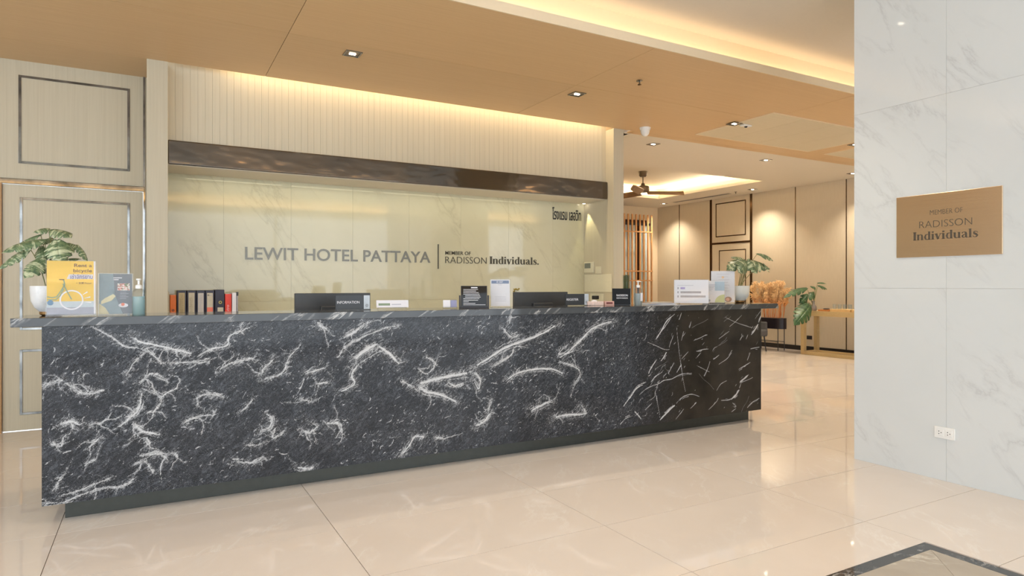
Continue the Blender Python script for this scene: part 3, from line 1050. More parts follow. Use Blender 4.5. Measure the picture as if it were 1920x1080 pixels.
    LC = [(12, [(375, 310), (420, 240), (470, 150), (540, 90)]), (7, [(380, 290), (440, 220), (490, 150), (520, 100)]), (5, [(580, 140), (600, 80)]), (6, [(670, 210), (685, 155)]), (5, [(600, 320), (620, 240)]),
          (5, [(300, 335), (380, 370), (450, 400), (505, 400)]), (5, [(490, 400), (500, 350), (520, 300), (530, 260)]), (14, [(420, 500), (450, 460), (470, 420)]), (10, [(305, 640), (320, 590), (350, 540), (380, 490)]),
          (6, [(470, 630), (500, 580), (535, 515)]), (8, [(555, 610), (580, 565), (605, 530)]), (4, [(440, 640), (470, 610)]), (7, [(330, 690), (370, 640), (430, 600)]), (13, [(90, 900), (150, 820), (210, 740), (290, 700)]),
          (7, [(230, 800), (300, 740), (400, 700), (440, 675), (510, 660), (600, 615), (690, 610)]), (4, [(300, 860), (360, 820), (370, 770), (410, 700)]), (18, [(400, 1035), (460, 970), (520, 910), (560, 880)]),
          (7, [(560, 880), (600, 830), (640, 805), (700, 795), (770, 820)]), (5, [(280, 935), (340, 875)]), (4, [(550, 1015), (620, 925)]), (5, [(680, 920), (730, 870)]), (10, [(185, 940), (220, 980), (250, 1020)]),
          (6, [(50, 1075), (110, 1010), (170, 985)]), (5, [(700, 325), (780, 290), (825, 265)]), (4, [(930, 305), (1020, 240)]), (4, [(600, 485), (660, 420)]), (6, [(730, 415), (790, 400), (840, 395)]),
          (5, [(735, 470), (770, 430)]), (5, [(790, 645), (830, 570), (855, 490)]), (3, [(720, 535), (790, 570), (860, 605)]), (3, [(555, 160), (575, 380), (610, 640), (640, 800)]), (3, [(370, 770), (390, 880), (410, 1000)]),
          (5, [(930, 530), (1000, 480), (1050, 415)]), (6, [(880, 490), (930, 450)]), (20, [(1040, 840), (1080, 800), (1110, 750)]), (18, [(1110, 690), (1150, 660), (1190, 620)]), (8, [(950, 850), (1010, 845), (1050, 830)]),
          (6, [(1110, 740), (1125, 700)]), (8, [(1105, 575), (1150, 550), (1205, 515)]), (6, [(1180, 495), (1205, 430)]), (8, [(1210, 395), (1285, 380)]), (18, [(1215, 270), (1250, 220), (1280, 170)]),
          (12, [(1280, 160), (1300, 100)]), (5, [(1170, 310), (1185, 270)]), (6, [(1115, 320), (1140, 270)]), (3, [(990, 120), (1100, 170), (1220, 210)]), (3, [(1010, 210), (1080, 150), (1130, 100)]),
          (4, [(840, 930), (900, 870), (930, 820)]), (4, [(910, 760), (950, 700), (1010, 670)]), (5, [(1040, 860), (1080, 905), (1040, 900)]), (6, [(1040, 950), (1080, 920)]), (7, [(1170, 925), (1220, 870), (1285, 830)]),
          (4, [(1090, 700), (1180, 670), (1240, 640)])]
    traced(LB, .4479, 600, 560, 1.1, 1.0, .45)
    traced(LC, .2129, 1150, 570, 1.15, 1.0, .25, False)
    # field of small brush flecks following the stone's swirling bedding
    def fld(x, z, f, p):
        return math.sin(f * x + 1.7 * math.sin(f * .8 * z + p)) * math.cos(f * 1.1 * z + .9 * math.sin(f * .7 * x + 2 * p))
    n_done = 0
    while n_done < 3600:
        x, z = rng.uniform(BX0, BX1), rng.uniform(ZB, ZT)
        dens = .32 + .68 * max(0, fld(x, z, 4.2, .6) * .7 + fld(x, z, 9.0, 2.2) * .5)
        if rng.rand() > dens:
            continue
        n_done += 1
        right = x > 3.75 + rng.normal(0, .15)
        if right and rng.rand() < .93:
            continue
        an = R((46 if right else 36) + (8 if right else 46) * fld(x, z, 3.3, 1.1) + rng.normal(0, 9 if right else 30))
        ln = rng.gamma(2.0, .0048 if not right else .010)
        cv = rng.normal(0, .12 if right else .4)
        hw = rng.uniform(.0006, .0020)
        am = min(.9, rng.gamma(2.0, .19)) if not right else rng.uniform(.35, .9)
        hp = [(x + ln * t * math.cos(an + cv * t), z + ln * t * math.sin(an + cv * t), hw * (1.15 - abs(t))) for t in np.linspace(-1, 1, 5)]
        stroke(hp, am, .5)
    for _ in range(9):   # long hairlines at the smooth right end
        x, z = rng.uniform(3.5, BX1), rng.uniform(ZB, ZT)
        an = R(rng.choice([45, 55, -35, -50, 20]) + rng.normal(0, 8))
        ln = rng.uniform(.08, .28)
        hp = [(x + ln * t * math.cos(an) + .006 * math.sin(9 * t), z + ln * t * math.sin(an), .0011) for t in np.linspace(-.5, .5, 9)]
        stroke(hp, .5, .3)
    # slab: front grid + box sides
    gx, gz = np.meshgrid(xs, zs)
    n1 = (nx + 1) * (nz + 1)
    co = np.stack([gx.ravel(), np.full(n1, D), gz.ravel()], 1)
    idx = np.arange(n1).reshape(nz + 1, nx + 1)
    q = np.stack([idx[:-1, :-1].ravel(), idx[:-1, 1:].ravel(), idx[1:, 1:].ravel(), idx[1:, :-1].ravel()], 1)
    bk = np.array([(BX0, D + .03, ZB), (BX1, D + .03, ZB), (BX1, D + .03, ZT), (BX0, D + .03, ZT)] * 1 + [(BX0, D, ZB), (BX1, D, ZB), (BX1, D, ZT), (BX0, D, ZT)])
    co = np.vstack([co, bk])
    o = n1
    ex = np.array([(o + 1, o, o + 3, o + 2), (o + 4, o, o + 1, o + 5), (o + 5, o + 1, o + 2, o + 6), (o + 6, o + 2, o + 3, o + 7), (o + 7, o + 3, o, o + 4)])
    fa = np.vstack([q, ex])
    me = bpy.data.meshes.new('front_panel')
    me.from_pydata(co.tolist(), [], fa.tolist())
    at_ = me.attributes.new('vein', 'FLOAT', 'POINT')
    at_.data.foreach_set('value', np.concatenate([A.ravel(), np.zeros(8)]).astype(np.float32))
    z_ = np.clip((4.05 - gx) / .75, 0, 1)  # fades speckled stone into the painted brown reflection at the right
    z_ = z_ * z_ * (3 - 2 * z_)
    az = me.attributes.new('speckle_reflection_zone', 'FLOAT', 'POINT')
    az.data.foreach_set('value', np.concatenate([z_.ravel(), np.ones(8)]).astype(np.float32))
    me.update()
    return me


put('front_panel', vein_front(), M['desk_marble'], dk)
for x0 in (BX0, BX1 - .03):
    box('side_panel', (x0, D + .03, ZB), (x0 + .03, 4.95, ZT), M['dark_plain'], dk)
box('plinth', (BX0 + .09, D + .10, 0), (BX1 - .05, D + .12, ZB + .01), M['kick'], dk, .002)
box('plinth', (BX0 + .09, D + .12, 0), (BX0 + .11, 4.9, ZB + .01), M['kick'], dk)
box('plinth', (BX1 - .07, D + .12, 0), (BX1 - .05, 4.9, ZB + .01), M['kick'], dk)
box('counter_top', (-.628, D - .012, ZT), (5.136, 4.56, ZC), M['dark_plain'], dk, .002)
box('work_surface', (BX0 + .03, 4.42, .71), (BX1 - .03, 4.98, .74), M['veneer'], dk)
box('back_panel', (BX0 + .03, 4.40, ZB), (BX1 - .03, 4.42, ZT), M['veneer'], dk)

# credenza in the niche
cr = thing('credenza', 'low pale cabinet inside the niche carrying the row of binders', 'cabinet', (0, 0, 0))
box('carcass', (NX0 + .02, 6.47, .02), (NX1 - .02, 6.94, .875), M['veneer'], cr)
box('cabinet_top', (NX0 + .005, 6.45, .875), (NX1 - .005, 6.945, .90), M['white_plastic'], cr)
for q in range(6):
    w = (NX1 - NX0 - .04) / 6
    box('cabinet_door', (NX0 + .02 + q * w + .002, 6.455, .10), (NX0 + .02 + (q + 1) * w - .002, 6.47, .87), M['veneer'], cr)

# ------------------------------------------------------------------ SIGNS
sg = thing('hotel_wall_sign', 'long raised grey metal hotel lettering with divider bar on the niche marble', 'sign', (0, 6.95, 0))
letters('LEWIT HOTEL PATTAYA', .812, 2.79, 1.510, 1.638, -.007, .007, M['letter'], sg, .010)
box('divider_bar', (2.881, -.007, 1.444), (2.893, 0, 1.727), M['letter_dark'], sg)
letters('MEMBER OF', 2.976, 3.302, 1.610, 1.652, -.005, .005, M['letter_dark'], sg, .004)
letters('RADISSON', 2.976, 3.512, 1.511, 1.588, -.005, .005, M['letter_dark'], sg, -.012)
serif('Individuals.', 3.552, 4.250, 1.512, .090, -.006, .006, M['letter_dark'], sg)
ts = thing('thai_wall_sign', 'small black raised Thai lettering at the upper right of the niche', 'sign', (0, 6.95, 0))
letters('โรงแรม เลอวิท', 4.450, 4.892, 2.092, 2.250, -.005, .005, M['black_letter'], ts, .010)

pq = thing('brass_plaque', 'brushed brass plaque with engraved lettering on the marble pillar', 'plaque', (PX, 0, 0), (0, 0, R(-90)))
# local: x runs along -Y of the world, y along +X
box('plate', (-2.577, -.008, 1.438), (-1.949, 0, 1.8465), M['brass'], pq, .0015)
ya = lambda u: -at_x(u, 420, PX).y
zz = lambda u, v: at_x(u, v, PX).z
letters('MEMBER OF', ya(1745), ya(1806), zz(1776, 400.5), zz(1776, 391.5), -.0092, .0012, M['engrave'], pq, -.018)
letters('RADISSON', ya(1725), ya(1824), zz(1776, 424.5), zz(1776, 411.5), -.0092, .0012, M['engrave'], pq, -.018)
serif('Individuals', ya(1713), ya(1836.5), zz(1776, 447.5), zz(1776, 431.8) - zz(1776, 447.5), -.0092, .0012, M['engrave'], pq)

# ------------------------------------------------------------------ CEILING FIXTURES
hole = plain('dark_reflector', S(120, 106, 88), .3, .5)


def downlight(x, y, z, label, power=30, s=.068, group='recessed downlights'):
    t = thing('downlight', label, 'ceiling light', (x, y, z), group=group)
    mb = MB()
    for a, b in (((-s, -s), (s, -s + .012)), ((-s, s - .012), (s, s)), ((-s, -s + .012), (-s + .012, s - .012)), ((s - .012, -s + .012), (s, s - .012))):
        mb.box((a[0], a[1], -.007), (b[0], b[1], 0))
    mb.build('bezel', M['chrome'], t)
    box('reflector', (-s + .012, -s + .012, -.003), (s - .012, s - .012, 0), hole, t)
    MB().box((-.026, -.014, -.008), (.026, .014, -.003)).build('lamp', M['lamp'], t)
    l = bpy.data.lights.new('downlight_beam', 'SPOT')
    l.energy = power
    l.color = WARM2
    l.spot_size = R(112)
    l.spot_blend = .9
    l.shadow_soft_size = .03
    lo = bpy.data.objects.new('downlight_beam', l)
    lo.location = (0, 0, -.03)
    COL.objects.link(lo)
    lo.parent = t
    return t


for x, y, z, lab, p in (
        (1.457, 5.35, CZ, 'recessed downlight in the wood ceiling nearest the left pier', 30),
        (3.739, 5.38, CZ, 'recessed downlight in the wood ceiling above the middle of the desk', 30),
        (6.045, 5.44, CZ - .006, 'recessed downlight beside the pale ceiling access panel', 30),
        (8.40, 5.46, CZ, 'recessed downlight in the wood ceiling next to the marble pillar', 30),
        (5.973, 6.78, CZ, 'downlight in the white ceiling just right of the niche pier', 92),
        (8.244, 6.80, CZ, 'downlight in the white ceiling below the access panel', 92),
        (10.52, 9.0, CZ, 'downlight washing the lounge wall just right of the flush door', 62),
        (10.52, 11.58, CZ, 'downlight at the far end of the lounge ceiling above the screen', 62),
        (10.52, 6.88, CZ, 'downlight in the lounge ceiling touching the pillar edge', 62),
        (3.3, 3.2, CZ2, 'downlight in the raised lobby ceiling mirrored high on the pillar', 40),
        (1.0, 2.2, CZ2, 'unseen downlight in the raised lobby ceiling left of the viewer', 40),  # out of view, kept for the light it gives
        (5.9, 3.2, CZ2, 'unseen downlight in the raised lobby ceiling behind the pillar', 40)):  # also out of view, there to light the lobby
    downlight(x, y, z, lab, p)
# niche spot, hidden up in the soffit, making the cone on the side wall
t = thing('niche_spotlight', 'small spotlight in the niche soffit lighting the right side wall', 'ceiling light', (4.895, 6.885, 2.318))
MB().lathe([(.026, -.006), (.030, 0)], n=16).build('bezel', M['chrome'], t)
MB().lathe([(.018, -.009), (.018, -.006)], n=12).build('lamp', M['lamp'], t)
l = bpy.data.lights.new('niche_beam', 'SPOT')
l.energy = 9
l.color = (1, .88, .48)
l.spot_size = R(46)
l.spot_blend = .15
l.shadow_soft_size = .01
lo = bpy.data.objects.new('niche_beam', l)
lo.location = (0, 0, -.02)
lo.rotation_euler = (R(-14), R(4), 0)
COL.objects.link(lo)
lo.parent = t
for q, x in enumerate((.75, 1.75, 2.75, 3.75)):
    area('niche_soffit_light', (x, 6.72, 2.312), (0, 0, 0), .9, .04, .45, (1, .88, .58))

for (x, y, lab) in ((4.009, 4.743, 'small ceiling sprinkler head in the wood ceiling'), (10.50, 9.41, 'small sprinkler head in the lounge ceiling near the flush door')):
    t = thing('sprinkler', lab, 'sprinkler', (x, y, CZ))
    MB().lathe([(.026, 0), (.030, -.006), (.010, -.010)][::-1], n=14).build('escutcheon', M['chrome'], t)
    MB().lathe([(.008, -.034), (.006, -.008)], n=8).build('body', M['chrome'], t)
    MB().lathe([(.018, -.040), (.016, -.036)], n=12).build('deflector', M['chrome'], t)
t = thing('dome_camera', 'white dome security camera on the wood ceiling by the right pier', 'security camera', (5.27, 6.13, CZ))
MB().lathe([(.045, -.035), (.062, -.028), (.068, 0)], n=24).build('base', M['white_plastic'], t, smooth=True)
MB().lathe([(.004, -.105), (.024, -.100), (.042, -.082), (.053, -.055), (.055, -.03)], n=24).build('dome', M['white_plastic'], t, smooth=True)
t = thing('motion_sensor', 'small white ceiling sensor beside the access panel downlight', 'sensor', (6.22, 5.42, CZ - .006))
MB().box((-.07, -.035, -.018), (.07, .035, 0)).build('housing', M['white_plastic'], t, bevel=.006)
MB().lathe([(.014, -.030), (.020, -.018)], n=12).build('lens', M['black'], t)
t = thing('air_diffuser', 'long slim linear air diffuser in the lounge ceiling', 'air vent', (10.56, 10.44, CZ))
box('frame', (-.07, -.85, -.006), (.07, .85, 0), M['white_paint'], t)
for q in range(3):
    box('slot', (-.045 + q * .035, -.83, -.008), (-.028 + q * .035, .83, -.004), M['charcoal'], t)

# ceiling fan
t = thing('ceiling_fan', 'brown three-blade ceiling fan hanging under the lit tray', 'ceiling fan', (8.2, 9.6, TT))
fanm = wood('fan_brown', S(112, 84, 56), S(134, 102, 68), (20, 20, 20), .4)
fand = plain('fan_bronze', S(84, 70, 52), .4, .3)
MB().lathe([(.055, -.10), (.075, -.08), (.09, 0)], n=24).build('canopy', fand, t, smooth=True)
MB().lathe([(.012, -.25), (.012, -.09)], n=10).build('rod', fand, t)
MB().lathe([(.05, -.40), (.11, -.39), (.125, -.36), (.125, -.31), (.11, -.285), (.045, -.27), (.03, -.225), (.02, -.22)], n=28).build('motor', fand, t, smooth=True)
bl = MB()
prof = [(.08, .045, .05), (.2, .05, .065), (.45, .05, .07), (.7, .04, .06), (.80, .02, .03)]
for k2, (r, a, b) in enumerate(prof):
    pit = .034
    for (yy, zo) in ((-a, -pit), (b, pit)):
        bl.v += [(r, yy, zo + .009), (r, yy, zo - .009)]
for q in range(len(prof) - 1):
    i, j = q * 4, q * 4 + 4
    bl.f += [(i, j, j + 2, i + 2), (i + 1, i + 3, j + 3, j + 1), (i, i + 1, j + 1, j), (i + 2, j + 2, j + 3, i + 3)]
bl.f += [(0, 2, 3, 1), (len(bl.v) - 4, len(bl.v) - 3, len(bl.v) - 1, len(bl.v) - 2)]
bme = bl.mesh('blade')
bme.materials.append(fanm)
for q in range(3):
    put('blade', bme, None, t, (0, 0, -.405), (0, 0, R(-29.07 + 4 + q * 120)))

# ------------------------------------------------------------------ SOCKETS AND WALL DEVICES
t = thing('wall_socket', 'white double power socket low on the marble pillar', 'power socket', (PX, 2.271, .308), (0, 0, R(-90)))
MB().box((-.062, -.010, -.037), (.062, 0, .037)).build('plate', M['white_plastic'], t, bevel=.003)
for sx_ in (-.026, .026):
    MB().box((sx_ - .021, -.013, -.021), (sx_ + .021, -.009, .021)).build('module', M['white_plastic'], t, bevel=.002)
    for dx, dz in ((-.006, .008), (-.006, -.008), (.008, 0)):
        MB().disc(sx_ + dx, dz, .003, -.0136, -.0128, 10).build('pin_hole', M['black'], t)
t = thing('black_socket', 'small black power socket on the beige wall by the console table', 'power socket', (X1, 8.065, .255), (0, 0, R(-90)))
MB().box((-.057, -.010, -.037), (.057, 0, .037)).build('plate', M['black'], t, bevel=.003)
for sx_ in (-.026, .026):
    MB().box((sx_ - .02, -.013, -.02), (sx_ + .02, -.009, .02)).build('module', M['black'], t)
# devices on the niche side wall (X = NX1, facing -X)
SR = (0, 0, R(-90))
ivory = plain('ivory_plastic', S(226, 220, 196), .4, var=.02)
t = thing('thermostat', 'cream thermostat with grey display on the niche side wall', 'thermostat', (NX1, 6.823, 1.485), SR)
MB().box((-.10, -.022, -.068), (.10, 0, .068)).build('body', ivory, t, bevel=.005)
MB().box((-.082, -.024, -.012), (.045, -.021, .054)).build('display', plain('grey_display', S(128, 132, 122), .2), t)
t = thing('light_switch', 'cream wall switch plate beside the thermostat', 'switch', (NX1, 6.633, 1.446), SR)
MB().box((-.058, -.010, -.045), (.058, 0, .045)).build('plate', ivory, t, bevel=.003)
MB().box((-.03, -.014, -.028), (.03, -.009, .028)).build('rocker', ivory, t, bevel=.002)
t = thing('access_cover', 'large blank cream cover plate below the thermostat', 'wall plate', (NX1, 6.645, 1.281), SR)
MB().box((-.285, -.008, -.112), (.285, 0, .112)).build('plate', ivory, t, bevel=.003)
t = thing('plug_socket', 'cream socket plate with black plug below the blank cover', 'power socket', (NX1, 6.664, 1.098), SR)
MB().box((-.14, -.008, -.05), (.14, 0, .05)).build('plate', ivory, t, bevel=.003)
MB().box((-.05, -.05, -.022), (.05, -.008, .024)).build('plug', M['black'], t, bevel=.006)

# ------------------------------------------------------------------ COUNTER THINGS
def face_cam(x, y, f=1.0):
    return -math.atan2(x, y) * f


def sheet_stand(name, label, cat, x, y, w, h, rz, tilt, mat, foot=.05, holder=True):
    """A sheet in a leaning clear stand. Local frame: x right, z up, viewer at -y"""
    t = thing(name, label, cat, (x, y, ZC), (R(-tilt), 0, rz))
    if holder:
        box('clear_cover', (-w / 2 - .006, -.004, 0), (w / 2 + .006, -.002, h + .012), M['acrylic'], t)
        mb = MB().box((-w / 2 - .006, .004, 0), (w / 2 + .006, .006, h + .012))
        mb.build('clear_back', M['acrylic'], t)
        a = R(tilt)
        # foot lies flat on the counter: counter-rotate inside the leaning frame
        box('clear_foot', (-w / 2 - .006, -.01, .001), (w / 2 + .006, foot + .03, .004), M['acrylic'], t, rot=(a, 0, 0))
    return box('sheet', (-w / 2, -.0010, .008), (w / 2, .0010, h + .008), mat, t)


def flat(name, t, x0, z0, x1, z1, mat, y=-.0016):
    return box(name, (x0, y, z0), (x1, y + .0005, z1), mat, t)


# bicycle poster
W_, H_ = .218, .295
yel = plain('poster_yellow', S(246, 208, 98), .35, var=.05, scale=9)
p = sheet_stand('bicycle_poster', 'yellow Rent a bicycle poster in a clear stand on the counter', 'poster', -.379, 4.20, W_, H_, face_cam(-.379, 4.2, 1.0), 7, yel)
pur = plain('print_brown', S(120, 92, 92), .4)
lav = plain('print_lavender', S(110, 116, 170), .4)
ltb = plain('print_pale_blue', S(206, 216, 224), .4)
gry = plain('print_grey', S(176, 176, 190), .4)
pwh = plain('print_white', S(240, 238, 244), .4, var=.01)
teal = plain('print_teal', S(150, 176, 158), .4)
b0 = .008
flat('print_floor', p, -W_ / 2, b0, W_ / 2 - .008, b0 + .042, gry)
flat('print_wall_band', p, -W_ / 2, b0 + .042, W_ / 2 - .008, b0 + .075, ltb)
flat('print_margin', p, W_ / 2 - .008, b0, W_ / 2, b0 + H_, pwh)
flat('print_margin', p, -W_ / 2, b0, W_ / 2, b0 + .006, pwh)
words('Rent a', .012, .092, b0 + .262, b0 + .280, -.0022, pur, p, .008)
words('bicycle', .008, .093, b0 + .228, b0 + .251, -.0022, pur, p, .008)
MB().prism([(-.022, b0 + .196), (.098, b0 + .196), (.098, b0 + .222), (-.012, b0 + .222)], -.0020, -.0014).build('print_ribbon', pwh, p)
words('เช่าจักรยาน', -.006, .096, b0 + .197, b0 + .224, -.0026, lav, p, .005)
words('• 50฿/hour', .022, .092, b0 + .168, b0 + .180, -.0022, pur, p)
MB().ring(.0, b0 + .082, .047, .054, -.0026, -.0020, 32).build('print_wheel', pwh, p)
bike = MB()
for st in ([(-.107, b0 + .10), (-.085, b0 + .095), (-.065, b0 + .10), (-.045, b0 + .135), (-.03, b0 + .165)], [(-.106, b0 + .085), (-.07, b0 + .083), (-.05, b0 + .105), (-.035, b0 + .142)],
           [(-.038, b0 + .17), (-.025, b0 + .14), (0, b0 + .085)], [(-.03, b0 + .165), (-.035, b0 + .19)]):
    bike.ribbon([(x, z, .005) for x, z in st], -.0030, -.0026)
bike.build('print_bike_frame', teal, p)
MB().ring(-.093, b0 + .068, .0, .014, -.0026, -.0020, 16).build('print_chainring', plain('print_blue', S(120, 158, 190), .4), p)
MB().ribbon([(-.055, b0 + .193, .004), (-.032, b0 + .192, .005)], -.0030, -.0026).build('print_saddle', pur, p)
spl = MB()
for a, r0, r1 in ((35, .062, .088), (15, .06, .088), (-5, .06, .09)):
    spl.ribbon([(.0 + r0 * math.cos(R(a)), b0 + .075 + r0 * math.sin(R(a)), .002), (r1 * math.cos(R(a)), b0 + .075 + r1 * math.sin(R(a)), .007)], -.0026, -.0020)
spl.build('print_sparks', pwh, p)

# dark menu
W_, H_ = .158, .226
slate = plain('print_slate', S(104, 108, 116), .35)
m = sheet_stand('menu_card', 'grey food menu card with painted pale blue glare in a clear stand', 'menu', -.178, 4.26, W_, H_, face_cam(-.178, 4.26), 5, slate)
MB().prism([(-W_ / 2, b0), (.035, b0), (-.002, b0 + .1), (-.012, b0 + H_), (-W_ / 2, b0 + H_)], -.0020, -.0012).build('painted_glare', plain('glare_ice_blue', S(176, 192, 198), .35), m)  # pale glare over the dark menu, painted as a flat shape
MB().prism([(-.07, b0 + .055), (-.02, b0 + .075), (.0, b0 + .10), (-.012, b0 + .112), (-.05, b0 + .09), (-.07, b0 + .072)], -.0026, -.0020).build('print_dish', plain('print_cream', S(222, 212, 176), .4), m)
MB().prism([(-W_ / 2, b0), (-.03, b0), (-.05, b0 + .035), (-W_ / 2, b0 + .06)], -.0026, -.0020).build('print_dish', plain('print_cream', S(222, 212, 176), .4), m)
flat('print_line', m, -.012, b0 + .201, .030, b0 + .205, pwh, -.0026)
flat('print_line', m, -.012, b0 + .191, .014, b0 + .195, pwh, -.0026)
k = NT('print_salad')
f = k.n('ShaderNodeTexVoronoi')
f.inputs['Scale'].default_value = 150
k.link(k.coords(), f.inputs['Vector'])
hs = k.n('ShaderNodeSeparateColor')
k.link(f.outputs['Color'], hs.inputs[0])
k.col(k.ramp(hs.outputs[0], [(0.0, S(200, 90, 80)), (0.35, S(236, 200, 190)), (0.6, S(240, 236, 230)), (0.85, S(120, 130, 90))]))
flat('print_photo', m, .008, b0 + .132, .068, b0 + .172, k.m)
MB().disc(.036, b0 + .048, .012, -.0020, -.0014, 20, 2.0).build('print_plate', pwh, m)
MB().disc(.034, b0 + .053, .009, -.0026, -.0021, 12, 1.0).build('print_food', plain('print_salmon', S(232, 140, 112), .4), m)
for q in range(5):
    flat('print_line', m, .020, b0 + .122 - q * .009, .050 + (q % 2) * .012, b0 + .124 - q * .009, gry)


def pump_bottle(label, x, y, s, gel, fill, labelled=False):
    t = thing('hand_sanitizer', label, 'bottle', (x, y, ZC))
    MB().lathe([(.028 * s, 0), (.031 * s, .004), (.031 * s, fill), (.0, fill + .0005)], n=24).build('liquid', gel, t, smooth=True)
    MB().lathe([(.031 * s, 0.0), (.0325 * s, .005), (.0325 * s, .125 * s), (.029 * s, .14 * s), (.016 * s, .15 * s), (.014 * s, .152 * s)], n=24).build('bottle_body', M['glass'], t, smooth=True)
    pu_ = MB().lathe([(.017 * s, .150 * s), (.017 * s, .168 * s), (.010 * s, .172 * s), (.006 * s, .174 * s), (.006 * s, .196 * s), (.013 * s, .198 * s), (.013 * s, .206 * s), (.004 * s, .208 * s)], n=18).build('pump', M['white_plastic'], t, smooth=True)
    MB().box((-.006 * s, -.034 * s, .198 * s), (.006 * s, 0, .206 * s)).build('spout', M['white_plastic'], pu_, bevel=.002)
    if labelled:
        MB().lathe([(.0332 * s, .03), (.0332 * s, .10)], n=24).build('bottle_label', M['glass'], t, smooth=True)
    return t


pump_bottle('clear pump bottle of blue hand gel next to the menu card', -.066, 4.24, 1.0, M['gel'], .105)
gel2 = clear('pale_gel', (.72, .87, .90, 1), alpha=.35)
t = pump_bottle('clear pump bottle of pale gel right of the black square sign', 3.67, 4.36, 1.0, gel2, .10)
box('bottle_label', (.0, -.0345, .035), (.022, -.031, .105), M['paper'], t)


# monitors on the staff side
def monitor(label, x, y, rz, w=.55):
    t = thing('computer_monitor', label, 'monitor', (x, y, .74), (0, 0, rz), 'monitors behind the counter')
    pn_ = MB().box((-w / 2, -.012, .13), (w / 2, .012, .455)).build('panel', M['charcoal'], t, bevel=.004)
    MB().box((-w / 2 + .012, .0121, .145), (w / 2 - .012, .0135, .443)).build('screen', M['black'], pn_)
    MB().box((-.10, -.045, .20), (.10, -.012, .36)).build('rear_housing', M['charcoal'], pn_, bevel=.006)
    MB().box((-.03, -.035, .01), (.03, -.015, .25)).build('stand', M['charcoal'], t, bevel=.004)
    MB().box((-.12, -.10, 0), (.12, .09, .012)).build('foot', M['charcoal'], t, bevel=.004)


monitor('dark monitor back rising behind the INFORMATION sign', 1.165, 4.80, R(0))
monitor('dark monitor back rising beside the REGISTER sign', 2.955, 4.80, R(0), .548)


def desk_sign(name, label, x, y, w, h, text, tx0, tx1):
    t = thing(name, label, 'desk sign', (x, y, ZC))
    box('clear_base', (-w / 2, -.03, 0), (w / 2, .03, .006), M['acrylic'], t)
    dp_ = box('dark_plate', (-w / 2, -.004, .006), (w * .32, .002, h), plain('smoky_plate', S(60, 62, 65), .08, spec=.25), t)
    pp_ = box('pale_plate', (w * .32, -.004, .006), (w / 2, .002, h), plain('silver_plate', S(190, 198, 206), .12), t)
    words(text, tx0, tx1, h * .44, h * .62, -.0048, pwh, dp_, .004)
    mb = MB().ring(w * .41, h * .30, .0070, .0092, -.0048, -.0041, 20)
    mb.disc(w * .41, h * .335, .0016, -.0048, -.0041, 8).box((w * .41 - .0013, -.0048, h * .30 - .005), (w * .41 + .0013, -.0041, h * .30 + .0015))
    mb.build('icon', M['charcoal'], pp_)
    return t


desk_sign('information_sign', 'smoky desk sign reading INFORMATION in front of the left monitor', 1.20, 4.40, .235, .100, 'INFORMATION', -.108, .045)
desk_sign('register_sign', 'smoky desk sign reading REGISTER right of the second monitor', 3.085, 4.44, .232, .098, 'REGISTER', -.105, .012)

# small white-and-green strip sign
t = thing('name_plate', 'small white plate with green stripe on a clear stand', 'desk sign', (1.47, 4.36, ZC), (R(-12), 0, R(-8)))
box('clear_stand', (-.10, -.002, 0), (.10, .03, .016), M['acrylic'], t)
box('plate', (-.112, -.003, .014), (.112, .002, .066), M['paper'], t)
flat('green_stripe', t, -.098, .028, -.018, .044, plain('print_sage', S(134, 152, 128), .4), -.0036)
flat('print_line', t, -.006, .033, .060, .038, gry, -.0036)
# card holder
t = thing('card_holder', 'small holder with white and lilac business cards', 'card holder', (1.905, 4.36, ZC), (R(-12), 0, R(-20)))
box('clear_tray', (-.052, -.012, 0), (.052, .03, .012), M['acrylic'], t)
box('card', (-.05, -.001, .008), (.002, .001, .062), M['paper'], t)
box('card', (.004, -.001, .008), (.05, .001, .062), plain('print_lilac', S(148, 150, 186), .4), t)
# black notice board with Thai-style lines
t = thing('black_notice', 'small black framed notice with white lines of writing', 'notice', (2.10, 4.36, ZC), (R(-6), 0, face_cam(2.1, 4.36, .9)))
box('frame', (-.098, -.002, .008), (.098, .006, .166), M['black'], t, .002)
box('holder', (-.106, -.012, 0), (.106, .012, .012), M['black'], t)
box('holder_side', (-.112, .0, 0), (-.100, .012, .095), M['black'], t)
box('holder_side', (.100, .0, 0), (.112, .012, .095), M['black'], t)
box('glass_face', (-.094, -.0035, .012), (.094, -.0021, .162), plain('gloss_black', S(14, 14, 16), .03, spec=.3), t)
flat('print_line', t, -.022, .148, .026, .156, pwh, -.0042)
for q, (a, b) in enumerate(((-.08, .03), (-.08, .015), (-.08, .035), (-.08, .04), (-.066, .045), (-.066, .05), (-.08, .04), (-.08, .03), (-.08, -.04), (-.08, .01), (-.08, .085))):
    flat('print_line', t, a, .1365 - q * .0115, b, .1398 - q * .0115, pwh, -.0042)
# white leaflet stand (its square code is left out)
p = sheet_stand('leaflet_stand', 'tall white leaflet with blue header in a clear stand', 'leaflet', 2.345, 4.40, .148, .208, face_cam(2.345, 4.4, .8), 9, M['paper'])
flat('header_band', p, -.068, .185, .068, .208, plain('print_steel_blue', S(122, 140, 174), .4))
MB().ring(-.022, .197, .004, .0065, -.0024, -.0018, 14).build('logo_ring', pwh, p)
flat('logo_bar', p, -.008, .199, .022, .202, pwh, -.0024)
flat('logo_bar', p, -.008, .193, .018, .196, pwh, -.0024)
for q in range(4):
    flat('print_line', p, -.04, .080 - q * .011, .045, .0815 - q * .011, gry)
flat('print_line', p, -.018, .174, .012, .1765, gry)
